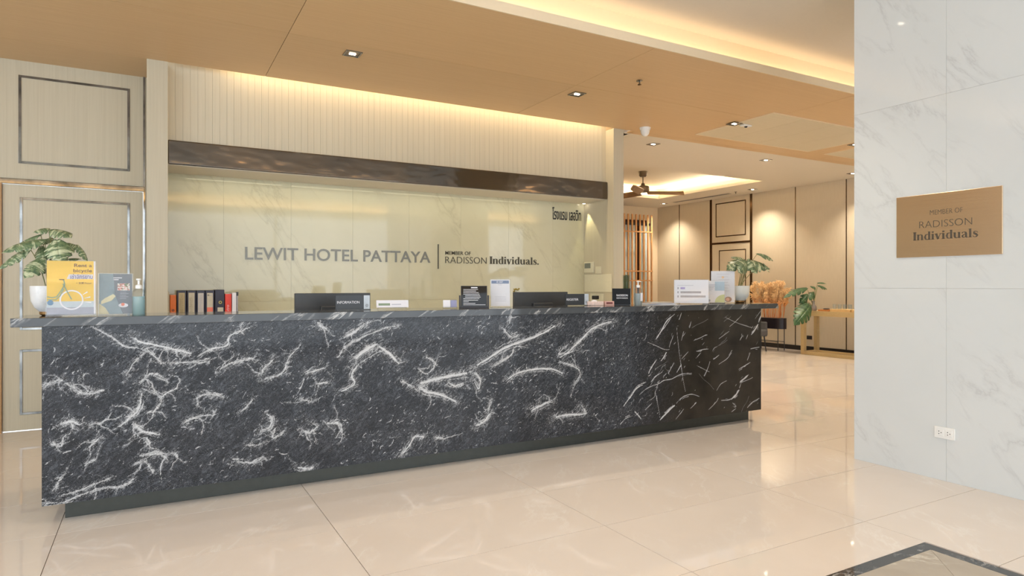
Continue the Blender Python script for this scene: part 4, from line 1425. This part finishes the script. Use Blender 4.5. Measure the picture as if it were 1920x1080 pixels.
# low clutter: boxes between REGISTER and black square
t = thing('tissue_box', 'low pinkish tissue box behind the REGISTER sign', 'box', (3.262, 4.44, ZC), (0, 0, R(-10)))
box('carton', (-.075, -.03, 0), (.075, .03, .034), plain('pink_white_card', S(232, 206, 196), .5, var=.12, scale=60), t, .003)
MB().lathe([(.03, .034), (.022, .042), (.008, .046)], n=12, sy=.5).build('tissue', M['paper'], t)
t = thing('red_card_box', 'tiny pink box with dark red print on the counter', 'box', (3.412, 4.44, ZC), (0, 0, R(-10)))
box('carton', (-.045, -.02, 0), (.045, .02, .034), plain('pink_card', S(226, 178, 168), .5), t, .002)
box('print_patch', (-.03, -.0206, .010), (.03, -.0199, .026), plain('dark_red', S(120, 54, 48), .4), t)
# RADISSON REWARDS black square
t = thing('square_sign', 'black square sign with two lines of white lettering on the counter', 'desk sign', (3.535, 4.42, ZC), (R(-4), 0, face_cam(3.54, 4.42, 1)))
rp_ = box('plate', (-.078, -.004, .002), (.078, .002, .142), plain('gloss_black_sign', S(17, 17, 18), .12, spec=.10), t, .001)
words('RADISSON', -.040, .055, .074, .092, -.0048, pwh, rp_, .004)
words('REWARDS', -.040, .055, .054, .065, -.0048, pwh, rp_, .006)
box('foot', (-.07, -.004, 0), (.07, .05, .003), M['black'], t, rot=(R(4), 0, 0))
# papers and pens near the right end
t = thing('paper_pile', 'low stack of pale leaflets on the counter beside the gel bottle', 'papers', (3.97, 4.44, ZC), (0, 0, R(-6)))
for q in range(5):
    box('sheet_stack', (-.16 + .01 * q, -.07, q * .004), (.15 - .012 * q, .06, q * .004 + .0035), [M['paper'], ltb, pwh, plain('print_kraft', S(196, 160, 120), .5), ltb][q], t, rot=(0, 0, R(3 * (q % 3) - 3)))
# landscape sheets
lx, ly = 4.262, 4.33
p = sheet_stand('landscape_notice', 'wide white notice with grey code strips in a clear stand', 'notice', lx, ly, .300, .212, face_cam(lx, ly), 6, M['paper'])
gb = plain('print_mid_grey', S(168, 164, 172), .4, var=.25, scale=220)
lb = plain('print_violet', S(176, 160, 214), .4)
for q, (x1_, z, mm) in enumerate(((-.055, .135, lb), (.085, .098, gb), (.125, .060, gb))):
    flat('print_strip', p, -.095, z, x1_, z + .018, mm)
    flat('print_strip', p, -.122, z, -.110, z + .018, gb)
flat('print_line', p, -.122, .168, .02, .171, gry)
lx, ly = 4.575, 4.36
p = sheet_stand('blue_notice', 'white sheet with pale blue corner and olive curve in a clear stand', 'notice', lx, ly, .190, .205, face_cam(lx, ly), 6, M['paper'])
flat('blue_corner', p, .01, .12, .095, .205, plain('print_sky', S(186, 206, 222), .4))
mb = MB()
mb.prism([(.095, .010)] + [(.095 - .085 * math.cos(R(a)), .010 + .075 * math.sin(R(a))) for a in range(0, 91, 10)], -.0022, -.0014)
mb.build('olive_curve', plain('print_olive', S(206, 208, 150), .4), p)
for q in range(5):
    flat('print_line', p, -.085, .175 - q * .014, .02 - .01 * q, .178 - q * .014, gry, -.0024)
flat('grey_patch', p, -.07, .018, -.03, .038, gry)
lx, ly = 4.79, 4.45
p = sheet_stand('portrait_notice', 'tall white sheet with small face print standing at the right end', 'notice', lx, ly, .215, .300, face_cam(lx, ly), 6, M['paper'])
for q in range(7):
    flat('print_line', p, -.06 + .01 * (q % 3), .278 - q * .027, .06 - .012 * (q % 2), .281 - q * .027, plain('print_faint', S(206, 200, 206), .4))
MB().disc(.0, .248, .011, -.0022, -.0014, 14).build('print_sun', plain('print_peach', S(244, 206, 160), .4), p)
MB().disc(.05, .035, .026, -.0022, -.0014, 18, 1.2).build('print_hair', plain('print_hair_brown', S(168, 128, 104), .4), p)
MB().disc(.042, .034, .017, -.0028, -.0022, 16, 1.1).build('print_face', plain('print_skin', S(236, 184, 158), .4), p)


# ------------------------------------------------------------------ BOOK ROW
def spine_book(label, x0, x1, top, mat, dep=.24, band=None, extra=None, kind='binder'):
    t = thing(kind, label, 'book', ((x0 + x1) / 2, 6.55, .90), group='binders and books on the niche cabinet')
    w = (x1 - x0) / 2 - .001
    h = top - .90
    cv_ = MB().box((-w, 0, 0), (w, dep, h)).build('cover', mat, t, bevel=.003)
    if kind == 'book':
        MB().box((-w + .003, .012, .004), (w - .003, dep + .002, h + .0015)).build('pages', M['paper'], t)
    if band:
        a, b, mm = band
        MB().box((-w * .68, -.0012, a), (w * .68, .0002, b)).build('spine_label', mm, cv_)
    if extra:
        extra(cv_, w, h)
    return t


def spine_marks(z0, z1, mat, seed):
    """small unreadable strokes running down a spine label"""
    def f(t, w, h):
        rr = random.Random(seed)
        mb = MB()
        z = z1
        while z > z0:
            st = rr.uniform(.007, .012)
            a_ = w * rr.uniform(.25, .42)
            mb.box((-a_, -.0020, z - .0022), (a_ * rr.uniform(.3, 1), -.0011, z))
            if rr.random() < .5:
                mb.box((-a_, -.0020, z - st * .8), (-a_ + .003, -.0011, z - .002))
            z -= st
        mb.build('spine_print', mat, t)
    return f


blk = plain('black_binder', S(44, 42, 62), .35)
kra = plain('kraft_label', S(200, 186, 150), .6)
kr2 = plain('cream_label', S(208, 200, 180), .6)
txt = plain('label_ink', S(150, 136, 100), .6)
orange = plain('orange_book', S(240, 124, 44), .4)
red = plain('red_book', S(232, 72, 58), .4)
spine_book('thin cream book half hidden by the left pier', .123, .137, 1.19, kr2, kind='book')


def emblem(c1, z, r):
    def f(t, w, h):
        MB().ring(0, z, r * .55, r, -.0020, -.0004, 18).build('emblem', c1, t)
    return f


spine_book('orange book with small dark emblem at the start of the row', .139, .190, 1.166, orange, kind='book', extra=emblem(M['black'], .128, .010))
spine_book('black binder with yellowish lettered label next to the orange book', .196, .272, 1.206, blk, band=(.03, .285, kra), extra=spine_marks(.11, .27, txt, 1))
spine_book('black binder with grey-beige label, second of the tall binders', .276, .350, 1.206, blk, band=(.03, .285, kr2), extra=spine_marks(.11, .24, txt, 2))
spine_book('black binder with pale grey label, third of the tall binders', .354, .424, 1.206, blk, band=(.03, .282, plain('grey_label', S(206, 200, 194), .6)), extra=spine_marks(.11, .26, gry, 3))


def pinkbit(t, w, h):
    MB().box((-w * .68, -.0020, .095), (w * .68, -.0011, .150)).build('coral_patch', plain('coral', S(246, 132, 112), .5), t)
    MB().ring(-w * .35, .262, .004, .0075, -.0022, -.0011, 14).build('emblem', M['black'], t)
    MB().box((-w * .05, -.0020, .260), (w * .45, -.0011, .266)).build('print_line', gry, t)


spine_book('black binder whose label ends in a coral patch', .428, .502, 1.206, blk, band=(.03, .282, kr2), extra=pinkbit)


def goldbit(t, w, h):
    MB().ring(w * .1, .195, .008, .014, -.0020, -.0004, 20).build('gold_emblem', plain('gold_print', S(190, 170, 90), .3, .6), t)
    MB().box((-w * .5, -.0020, .05), (w * .75, -.0004, .148)).build('spine_label', kr2, t)


spine_book('tallest black binder with round gold emblem', .508, .588, 1.212, blk, extra=goldbit)
spine_book('red book beside the gold-emblem binder', .592, .648, 1.172, red, kind='book', extra=spine_marks(.10, .17, pwh, 4))
spine_book('pale grey-white book at the right end of the row', .652, .690, 1.182, M['paper'], kind='book')
t = thing('folder', 'thin grey folder leaning last in the row of books', 'folder', (.70, 6.56, .90))
box('cover', (-.008, 0, 0), (.004, .22, .285), gry, t, .002)
box('clip', (-.012, -.004, .255), (.008, .02, .29), M['charcoal'], t)


# ------------------------------------------------------------------ PLANTS
def leaf_mesh(L, Wd, lobes, droop, cup, notch=.5):
    """heart-shaped split leaf; x along midrib, y across, z up"""
    mb = MB()
    mb.uv = []
    T, Wf = [], []

    def half(t):
        return Wd / 2 * (math.sin(math.pi * min(1, .12 + .88 * t) ** .75) ** .8) * (1.05 - .25 * t)
    st = []
    if lobes:
        n = lobes
        st.append((0.0, .45))
        for q in range(n):
            a, b = .02 + .9 * q / n, .02 + .9 * (q + 1) / n
            st += [(a + .10 * (b - a), .9), (a + .45 * (b - a), 1.0), (a + .80 * (b - a), .95)]
            if q < n - 1:
                st.append((a + .93 * (b - a), notch))
        st.append((.97, .6))
    else:
        st = [(q / 9, 1.0) for q in range(10)]
    st.append((1.0, 0.0))

    def bend(x, y):
        a = droop * x / L
        r_ = L / max(droop, 1e-3)
        return (r_ * math.sin(a), y, -r_ * (1 - math.cos(a)) - cup * abs(y) ** 1.5 / math.sqrt(Wd) * 2)
    ncol = 4
    for (t, k2) in st:
        w = max(half(t) * k2, .0015)
        for s in (-1, 1):
            for c_ in range(ncol + 1):
                fr = c_ / ncol
                yy = s * w * fr
                fwd = .16 * L * fr * k2 * (1 if t < .96 else 0)   # lobes sweep towards the tip
                back = -.10 * L * math.sin(math.pi * fr) if t < .05 else 0
                x = min(t * L + fwd * (1 - t) * 1.0 + back, L)
                mb.v.append(bend(x, yy))
                mb.uv.append((t + fr * .12, s * fr * .5 + .5))
    row = 2 * (ncol + 1)
    for q in range(len(st) - 1):
        for sidx in (0, 1):
            for c_ in range(ncol):
                a = q * row + sidx * (ncol + 1) + c_
                b = a + row
                mb.f.append((a, b, b + 1, a + 1) if sidx else (a, a + 1, b + 1, b))
    return mb


def place_leaf(parent, base, tip, width, up, mat, lobes=4, droop=.7, cup=.35, notch=.45):
    """base, tip: points in the parent's frame; up: rough facing direction of the leaf's upper side"""
    base, tip, up = Vector(base), Vector(tip), Vector(up).normalized()
    L = (tip - base).length * 1.08
    me = leaf_mesh(L, width, lobes, droop, cup, notch)
    x = (tip - base).normalized()
    z = (up - x * up.dot(x)).normalized()
    y = z.cross(x)
    # start steeper because the blade droops
    rot = Matrix.Rotation(-droop / 2, 3, y)
    x2, z2 = rot @ x, rot @ z
    mat3 = Matrix((x2, y, z2)).transposed()
    me.v = [tuple(mat3 @ Vector(p)) for p in me.v]
    o = me.build('leaf', mat, parent, loc=base, smooth=True)
    sm = o.modifiers.new('thick', 'SOLIDIFY')
    sm.thickness = .0009
    return o


def stem(parent, a, b, r=.003, sag=.02):
    a, b = Vector(a), Vector(b)
    m_ = (a + b) / 2 + Vector((0, 0, sag)) + Vector(((b.x - a.x) * -.15, (b.y - a.y) * -.15, 0))
    pts = []
    for q in range(7):
        t = q / 6
        pts.append(a * (1 - t) ** 2 + m_ * 2 * t * (1 - t) + b * t * t)
    MB().tube(pts, [r * (1 - .35 * q / 6) for q in range(7)], 6).build('stem', M['stem'], parent, smooth=True)


pot_marble = marble('pot_white_marble', S(226, 226, 226), S(234, 234, 234), S(184, 186, 190), .2, 5.0, .02, .6)
pot_white = plain('pot_frosted_white', S(232, 234, 230), .35, var=.01)
gold_base = plain('gold_pot_base', S(150, 112, 62), .35, .5)


def potted(label, x, y, r, h, leaves, mat, pm):
    t = thing('potted_plant', label, 'plant', (x, y, ZC))
    MB().lathe([(r * .42, 0), (r * .55, .008), (r * .56, .022), (r * .5, .024)], n=28).build('pot_base', gold_base, t, smooth=True)
    MB().lathe([(r * .52, .020), (r * .78, .045), (r * .95, h * .5), (r, h * .85), (r, h), (r * .9, h), (r * .86, h - .02)], n=32).build('pot', pm, t, smooth=True)
    MB().lathe([(r * .2, h - .028), (r * .87, h - .024)], n=20).build('soil', plain('dark_soil', S(60, 48, 38), .9, var=.3, scale=90), t)
    for (bu, bv, tu, tv, wpx, dy0, dy1, up, lob, dr) in leaves:
        b_ = at(bu, bv, y + dy0) - Vector((x, y, ZC))
        e_ = at(tu, tv, y + dy1) - Vector((x, y, ZC))
        ppm = (at(bu + 1, bv, y + dy0) - at(bu, bv, y + dy0)).length * .85
        rx = random.uniform(-.02, .02)
        stem(t, (rx, random.uniform(-.02, .02), h - .03), b_, .0032, .03)
        place_leaf(t, b_, e_, wpx * ppm * 1.3, up, mat, lob, dr, notch=.6)
    return t


CAMDIR = (0.12, -1.0, .45)
UPL = (-.35, -.75, .7)
LV = [
    (96, 430, 133, 446, 46, .02, -.04, (.2, -.6, .9), 4, 1.0),
    (92, 428, 64, 436, 30, .04, .02, (-.2, -.5, .9), 3, .8),
    (76, 440, 38, 457, 20, .05, .05, (-.2, -.55, .9), 3, .5),
    (84, 450, 8, 473, 34, -.02, -.06, (-.1, -.75, .8), 4, .6),
    (56, 466, 0, 504, 26, .0, -.02, (-.4, -.8, .5), 4, .4),
    (107, 450, 113, 490, 56, -.05, -.12, (0, -1, .25), 4, .5),
    (76, 462, 82, 492, 32, .02, -.04, (-.2, -1, .2), 3, .5),
    (82, 484, 48, 520, 44, -.04, -.10, (-.3, -1, .35), 4, .5),
    (126, 456, 152, 470, 28, .0, .0, (.2, -.6, .9), 3, .9),
    (146, 460, 163, 490, 20, .0, -.02, (.7, -.7, .3), 3, .4),
    (116, 488, 150, 486, 18, .03, .03, (.1, -.5, .9), 2, .6),
    (98, 446, 78, 458, 26, .06, .0, (-.2, -.8, .6), 3, .6)]
potted('variegated potted plant in a white marbled pot beside the bicycle poster', -.495, 4.43, .098, .165, LV, M['leaf_var'], pot_marble)
LV2 = [
    (1398, 490, 1364, 506, 22, .0, -.03, (-.2, -.7, .7), 3, .7),
    (1396, 486, 1372, 484, 16, .05, .05, (-.1, -.5, .9), 3, .7),
    (1400, 490, 1385, 510, 20, -.05, -.1, (-.1, -1, .3), 3, .5),
    (1406, 490, 1432, 502, 26, .0, -.06, (.2, -.8, .6), 4, .7),
    (1410, 490, 1442, 504, 18, .04, .02, (.4, -.7, .5), 3, .6),
    (1420, 476, 1449, 490, 13, .02, .0, (.4, -.6, .6), 3, .9),
    (1404, 486, 1418, 512, 22, -.04, -.10, (.1, -1, .3), 3, .5),
    (1432, 494, 1442, 510, 9, .0, -.02, (.5, -.8, .3), 2, .3)]
potted('variegated potted plant in a frosted white pot at the right counter end', 5.02, 4.45, .092, .165, LV2, M['leaf_var'], pot_white)

# cactus-like sprig behind the rewards sign
t = thing('green_sprig_plant', 'small spiky dark green plant standing behind the black square sign', 'plant', (3.655, 4.50, ZC))
MB().lathe([(.028, 0), (.036, .06), (.036, .07), (.03, .07)], n=18).build('pot', M['charcoal'], t, smooth=True)
grn = plain('sprig_green', S(62, 92, 62), .6, var=.2)
for q in range(5):
    a = q * 1.256
    MB().tube([(.008 * math.cos(a), .008 * math.sin(a), .05), (.018 * math.cos(a), .018 * math.sin(a), .16), (.022 * math.cos(a), .022 * math.sin(a), .265 - .02 * (q % 3))], [.004, .004, .002], 6).build('stem', grn, t)
    nd = MB()
    for z_ in range(16):
        zz_ = .09 + z_ * .0105
        for s in range(5):
            b_ = a + s * 1.256 + z_ * .7
            c0 = Vector((.018 * math.cos(a), .018 * math.sin(a), zz_))
            c1 = c0 + Vector((.020 * math.cos(b_), .020 * math.sin(b_), .012))
            nd.tube([c0, c1], [.0022, .0006], 4)
    o = nd.build('needles', grn, t)
    o['kind'] = 'stuff'
# dried yellow flower peeking over the second monitor
t = thing('dried_flowers', 'little bunch of yellow dried flowers behind the second monitor', 'flowers', (2.80, 5.0 - .06, .74))
MB().lathe([(.03, 0), (.034, .2), (.02, .3), (.022, .32)], n=16).build('vase', M['white_plastic'], t, smooth=True)
yl = plain('dry_yellow', S(168, 146, 70), .8, var=.3, scale=80)
for q in range(9):
    a, r_ = random.uniform(0, 6.28), random.uniform(.005, .04)
    top = Vector((r_ * math.cos(a), r_ * math.sin(a), .455 + random.uniform(0, .03)))
    MB().tube([(0, 0, .3), top], [.0012, .001], 5).build('stem', M['stem'], t)
    MB().lathe([(.002, -.007), (.008, -.002), (.008, .004), (.002, .008)], n=8).build('flower_head', yl, t, loc=top)

# ------------------------------------------------------------------ LOUNGE
# wooden slat screen
t = thing('slat_screen', 'tall orange wooden slatted screen at the far end of the lounge', 'screen', (0, 11.90, 0))
pm_ = .118
sl = MB().box((-.017, -.014, .05), (.017, .014, 2.93)).mesh('slat')
sl.materials.append(M['screen_wood'])
for q in range(15):
    put('slat', sl, None, t, (10.43 - q * pm_, 0, 0))
for z in (2.52, 1.59, 1.37):
    box('cross_bar', (10.43 - 14 * pm_ - .02, -.022, z - .014), (10.45, -.002, z + .014), M['screen_wood'], t)
box('bottom_rail', (10.43 - 14 * pm_ - .02, -.03, 0), (10.45, .03, .05), M['screen_wood'], t)
t = thing('vertical_blind', 'pale blue-grey vertical blind behind the wooden screen', 'blind', (0, 12.15, 0))
bl_ = plain('blind_blue_grey', S(196, 212, 214), .6, var=.03)
bs = MB().box((-.06, -.004, .0), (.06, .004, 2.70)).mesh('blind_slat')
bs.materials.append(bl_)
for q in range(14):
    if q in (2, 6, 7, 10):
        continue
    put('blind_slat', bs, None, t, (10.50 - q * .128, 0, 0), (0, 0, R(8)))
box('head_rail', (8.6, -.03, 2.70), (10.58, .03, 2.76), M['charcoal'], t)

# planter of orange pampas
t = thing('planter_stand', 'black oval planter on slim legs filled with orange pampas grass', 'planter', (10.55, 8.62, 0), (0, 0, R(90)))
ov = [(.36 * (1 if math.cos(a) > 0 else -1) * min(1, abs(math.cos(a)) ** .5) * 1.0, .13 * (1 if math.sin(a) > 0 else -1) * abs(math.sin(a)) ** .8) for a in [2 * math.pi * (q + .5) / 36 for q in range(36)]]
MB().slab(ov, .42, .625).build('trough', plain('planter_black', S(34, 30, 40), .3), t)
for sx_ in (-1, 1):
    for sy_ in (-1, 1):
        MB().tube([(sx_ * .27, sy_ * .09, 0), (sx_ * .27, sy_ * .09, .43)], .008, 8).build('leg', M['black'], t)
for sy_ in (-1, 1):
    MB().tube([(-.27, sy_ * .09, .17), (.27, sy_ * .09, .17)], .006, 6).build('stretcher', M['black'], t)
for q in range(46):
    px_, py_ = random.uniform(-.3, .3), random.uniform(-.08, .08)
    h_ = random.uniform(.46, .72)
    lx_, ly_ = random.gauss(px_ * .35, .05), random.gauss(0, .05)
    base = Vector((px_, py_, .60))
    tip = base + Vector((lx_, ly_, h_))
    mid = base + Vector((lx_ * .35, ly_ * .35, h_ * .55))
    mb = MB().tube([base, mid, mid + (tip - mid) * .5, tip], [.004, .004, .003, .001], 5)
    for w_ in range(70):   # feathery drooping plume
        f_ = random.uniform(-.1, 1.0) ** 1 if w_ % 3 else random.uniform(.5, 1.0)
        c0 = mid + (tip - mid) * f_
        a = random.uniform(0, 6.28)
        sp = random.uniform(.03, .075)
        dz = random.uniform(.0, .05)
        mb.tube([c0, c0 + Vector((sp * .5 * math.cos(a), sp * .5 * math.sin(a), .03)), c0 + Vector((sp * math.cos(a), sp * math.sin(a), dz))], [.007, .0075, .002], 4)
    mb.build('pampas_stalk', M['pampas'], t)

# grey lounge chair mostly hidden by the desk
t = thing('lounge_chair', 'grey upholstered chair mostly hidden behind the desk end', 'chair', (9.86, 8.55, 0), (0, 0, R(20)))
gf_ = plain('grey_upholstery', S(94, 92, 92), .8, var=.12, scale=120)
MB().box((-.29, -.28, .30), (.29, .28, .42)).build('seat', gf_, t, bevel=.03, seg=3)
MB().box((-.29, .22, .36), (.29, .31, .72)).build('backrest', gf_, t, bevel=.03, seg=3)
for sx_ in (-1, 1):
    MB().box((sx_ * .29 - .04, -.26, .28), (sx_ * .29 + .04, .28, .56)).build('armrest', gf_, t, bevel=.025, seg=3)
    for sy_ in (-1, 1):
        MB().tube([(sx_ * .24, sy_ * .22, .31), (sx_ * .27, sy_ * .25, 0)], [.014, .009], 8).build('leg', M['black'], t)

# console table
t = thing('console_table', 'golden wood console table along the beige wall beside the pillar', 'table', (0, 0, 0))
cx0, cx1, cy0, cy1 = 10.36, 10.80, 5.9, 7.78
w = .07
box('table_top', (cx0, cy0, .705), (cx1, cy1, .795), M['console_wood'], t, .003)
for x_ in (cx0, cx1 - w):
    for y_ in (cy0, cy1 - w):
        box('leg', (x_, y_, 0), (x_ + w, y_ + w, .705), M['console_wood'], t, .003)
for x_ in (cx0, cx1 - w):
    box('floor_rail', (x_, cy0 + w, 0), (x_ + w, cy1 - w, .06), M['console_wood'], t, .003)
box('floor_rail', (cx0 + w, cy1 - w, 0), (cx1 - w, cy1, .06), M['console_wood'], t, .003)
# vase with large split leaves
vx, vy, vz = 10.50, 7.62, .795
t = thing('glass_vase_plant', 'amber glass vase with large dark green split leaves on the console', 'plant', (vx, vy, vz))
amber = clear('amber_glass', (.62, .44, .26, 1), alpha=.25)
MB().lathe([(.05, 0), (.062, .02), (.055, .07), (.025, .11), (.022, .15), (.03, .18), (.028, .18)], n=20).build('vase', amber, t, smooth=True)
for (bu, bv, tu, tv, wpx, dy0, dy1, up, lob, dr) in (
        (1518, 572, 1490, 608, 34, -.05, -.12, (-.5, -.85, .25), 5, .5),
        (1512, 540, 1471, 558, 17, .0, .05, (-.2, -.6, .8), 4, .5),
        (1514, 552, 1500, 568, 17, .02, .02, (-.4, -.9, .3), 2, .4),
        (1526, 548, 1518, 562, 16, .0, -.02, (-.3, -.9, .3), 3, .3),
        (1528, 538, 1521, 539, 14, .0, .0, (-.2, -.6, .8), 3, .5),
        (1534, 536, 1550, 542, 13, .0, .0, (.2, -.7, .7), 3, .6),
        (1533, 531, 1549, 533, 8, .03, .03, (.1, -.4, .9), 0, .8),
        (1512, 566, 1502, 576, 20, .02, .0, (-.4, -.8, .4), 3, .5)):
    b_ = at(bu, bv, vy + dy0) - Vector((vx, vy, vz))
    e_ = at(tu, tv, vy + dy1) - Vector((vx, vy, vz))
    ppm = .0098
    stem(t, (0, 0, .03), b_, .005, .06)
    place_leaf(t, b_, e_, wpx * ppm, up, M['leaf_green'], lob, dr, .3, .35)
# trays and glasses on the console
t = thing('amber_tray', 'small orange-brown tray at the near end of the console', 'tray', (10.50, 7.36, .795))
box('base', (-.1, -.10, 0), (.1, .10, .03), plain('amber_wood', S(206, 134, 74), .4), t, .004)
MB().lathe([(.05, .03), (.055, .045), (.03, .05)], n=14).build('dish', M['charcoal'], t)
for q, yy in enumerate((7.02, 6.62, 6.22)):
    t = thing('serving_tray', ['pale wood tray under the row of glasses, beside the amber tray', 'pale wood tray in the middle of the console', 'pale wood tray at the console end hidden by the pillar'][q], 'tray', (10.52, yy, .795), group='pale trays on the console')
    box('base', (-.14, -.19, 0), (.14, .19, .045), plain('pale_tray_wood', S(222, 186, 130), .45), t, .004)
    for gy in range(4):
        g_ = thing('drinking_glass', ['clear drinking glass on the tray nearest the amber tray, ', 'clear drinking glass on the middle console tray, ', 'clear drinking glass on the tray hidden by the pillar, '][q] + ['first from the pillar', 'second from the pillar', 'second from the leafy plant', 'nearest the leafy plant'][gy], 'glass', (10.45, yy - .14 + gy * .095, .84), group='drinking glasses on the console')
        MB().lathe([(.024, 0), (.030, .004), (.034, .085), (.031, .085), (.027, .008)], n=14).build('bowl', M['glass'], g_, smooth=True)
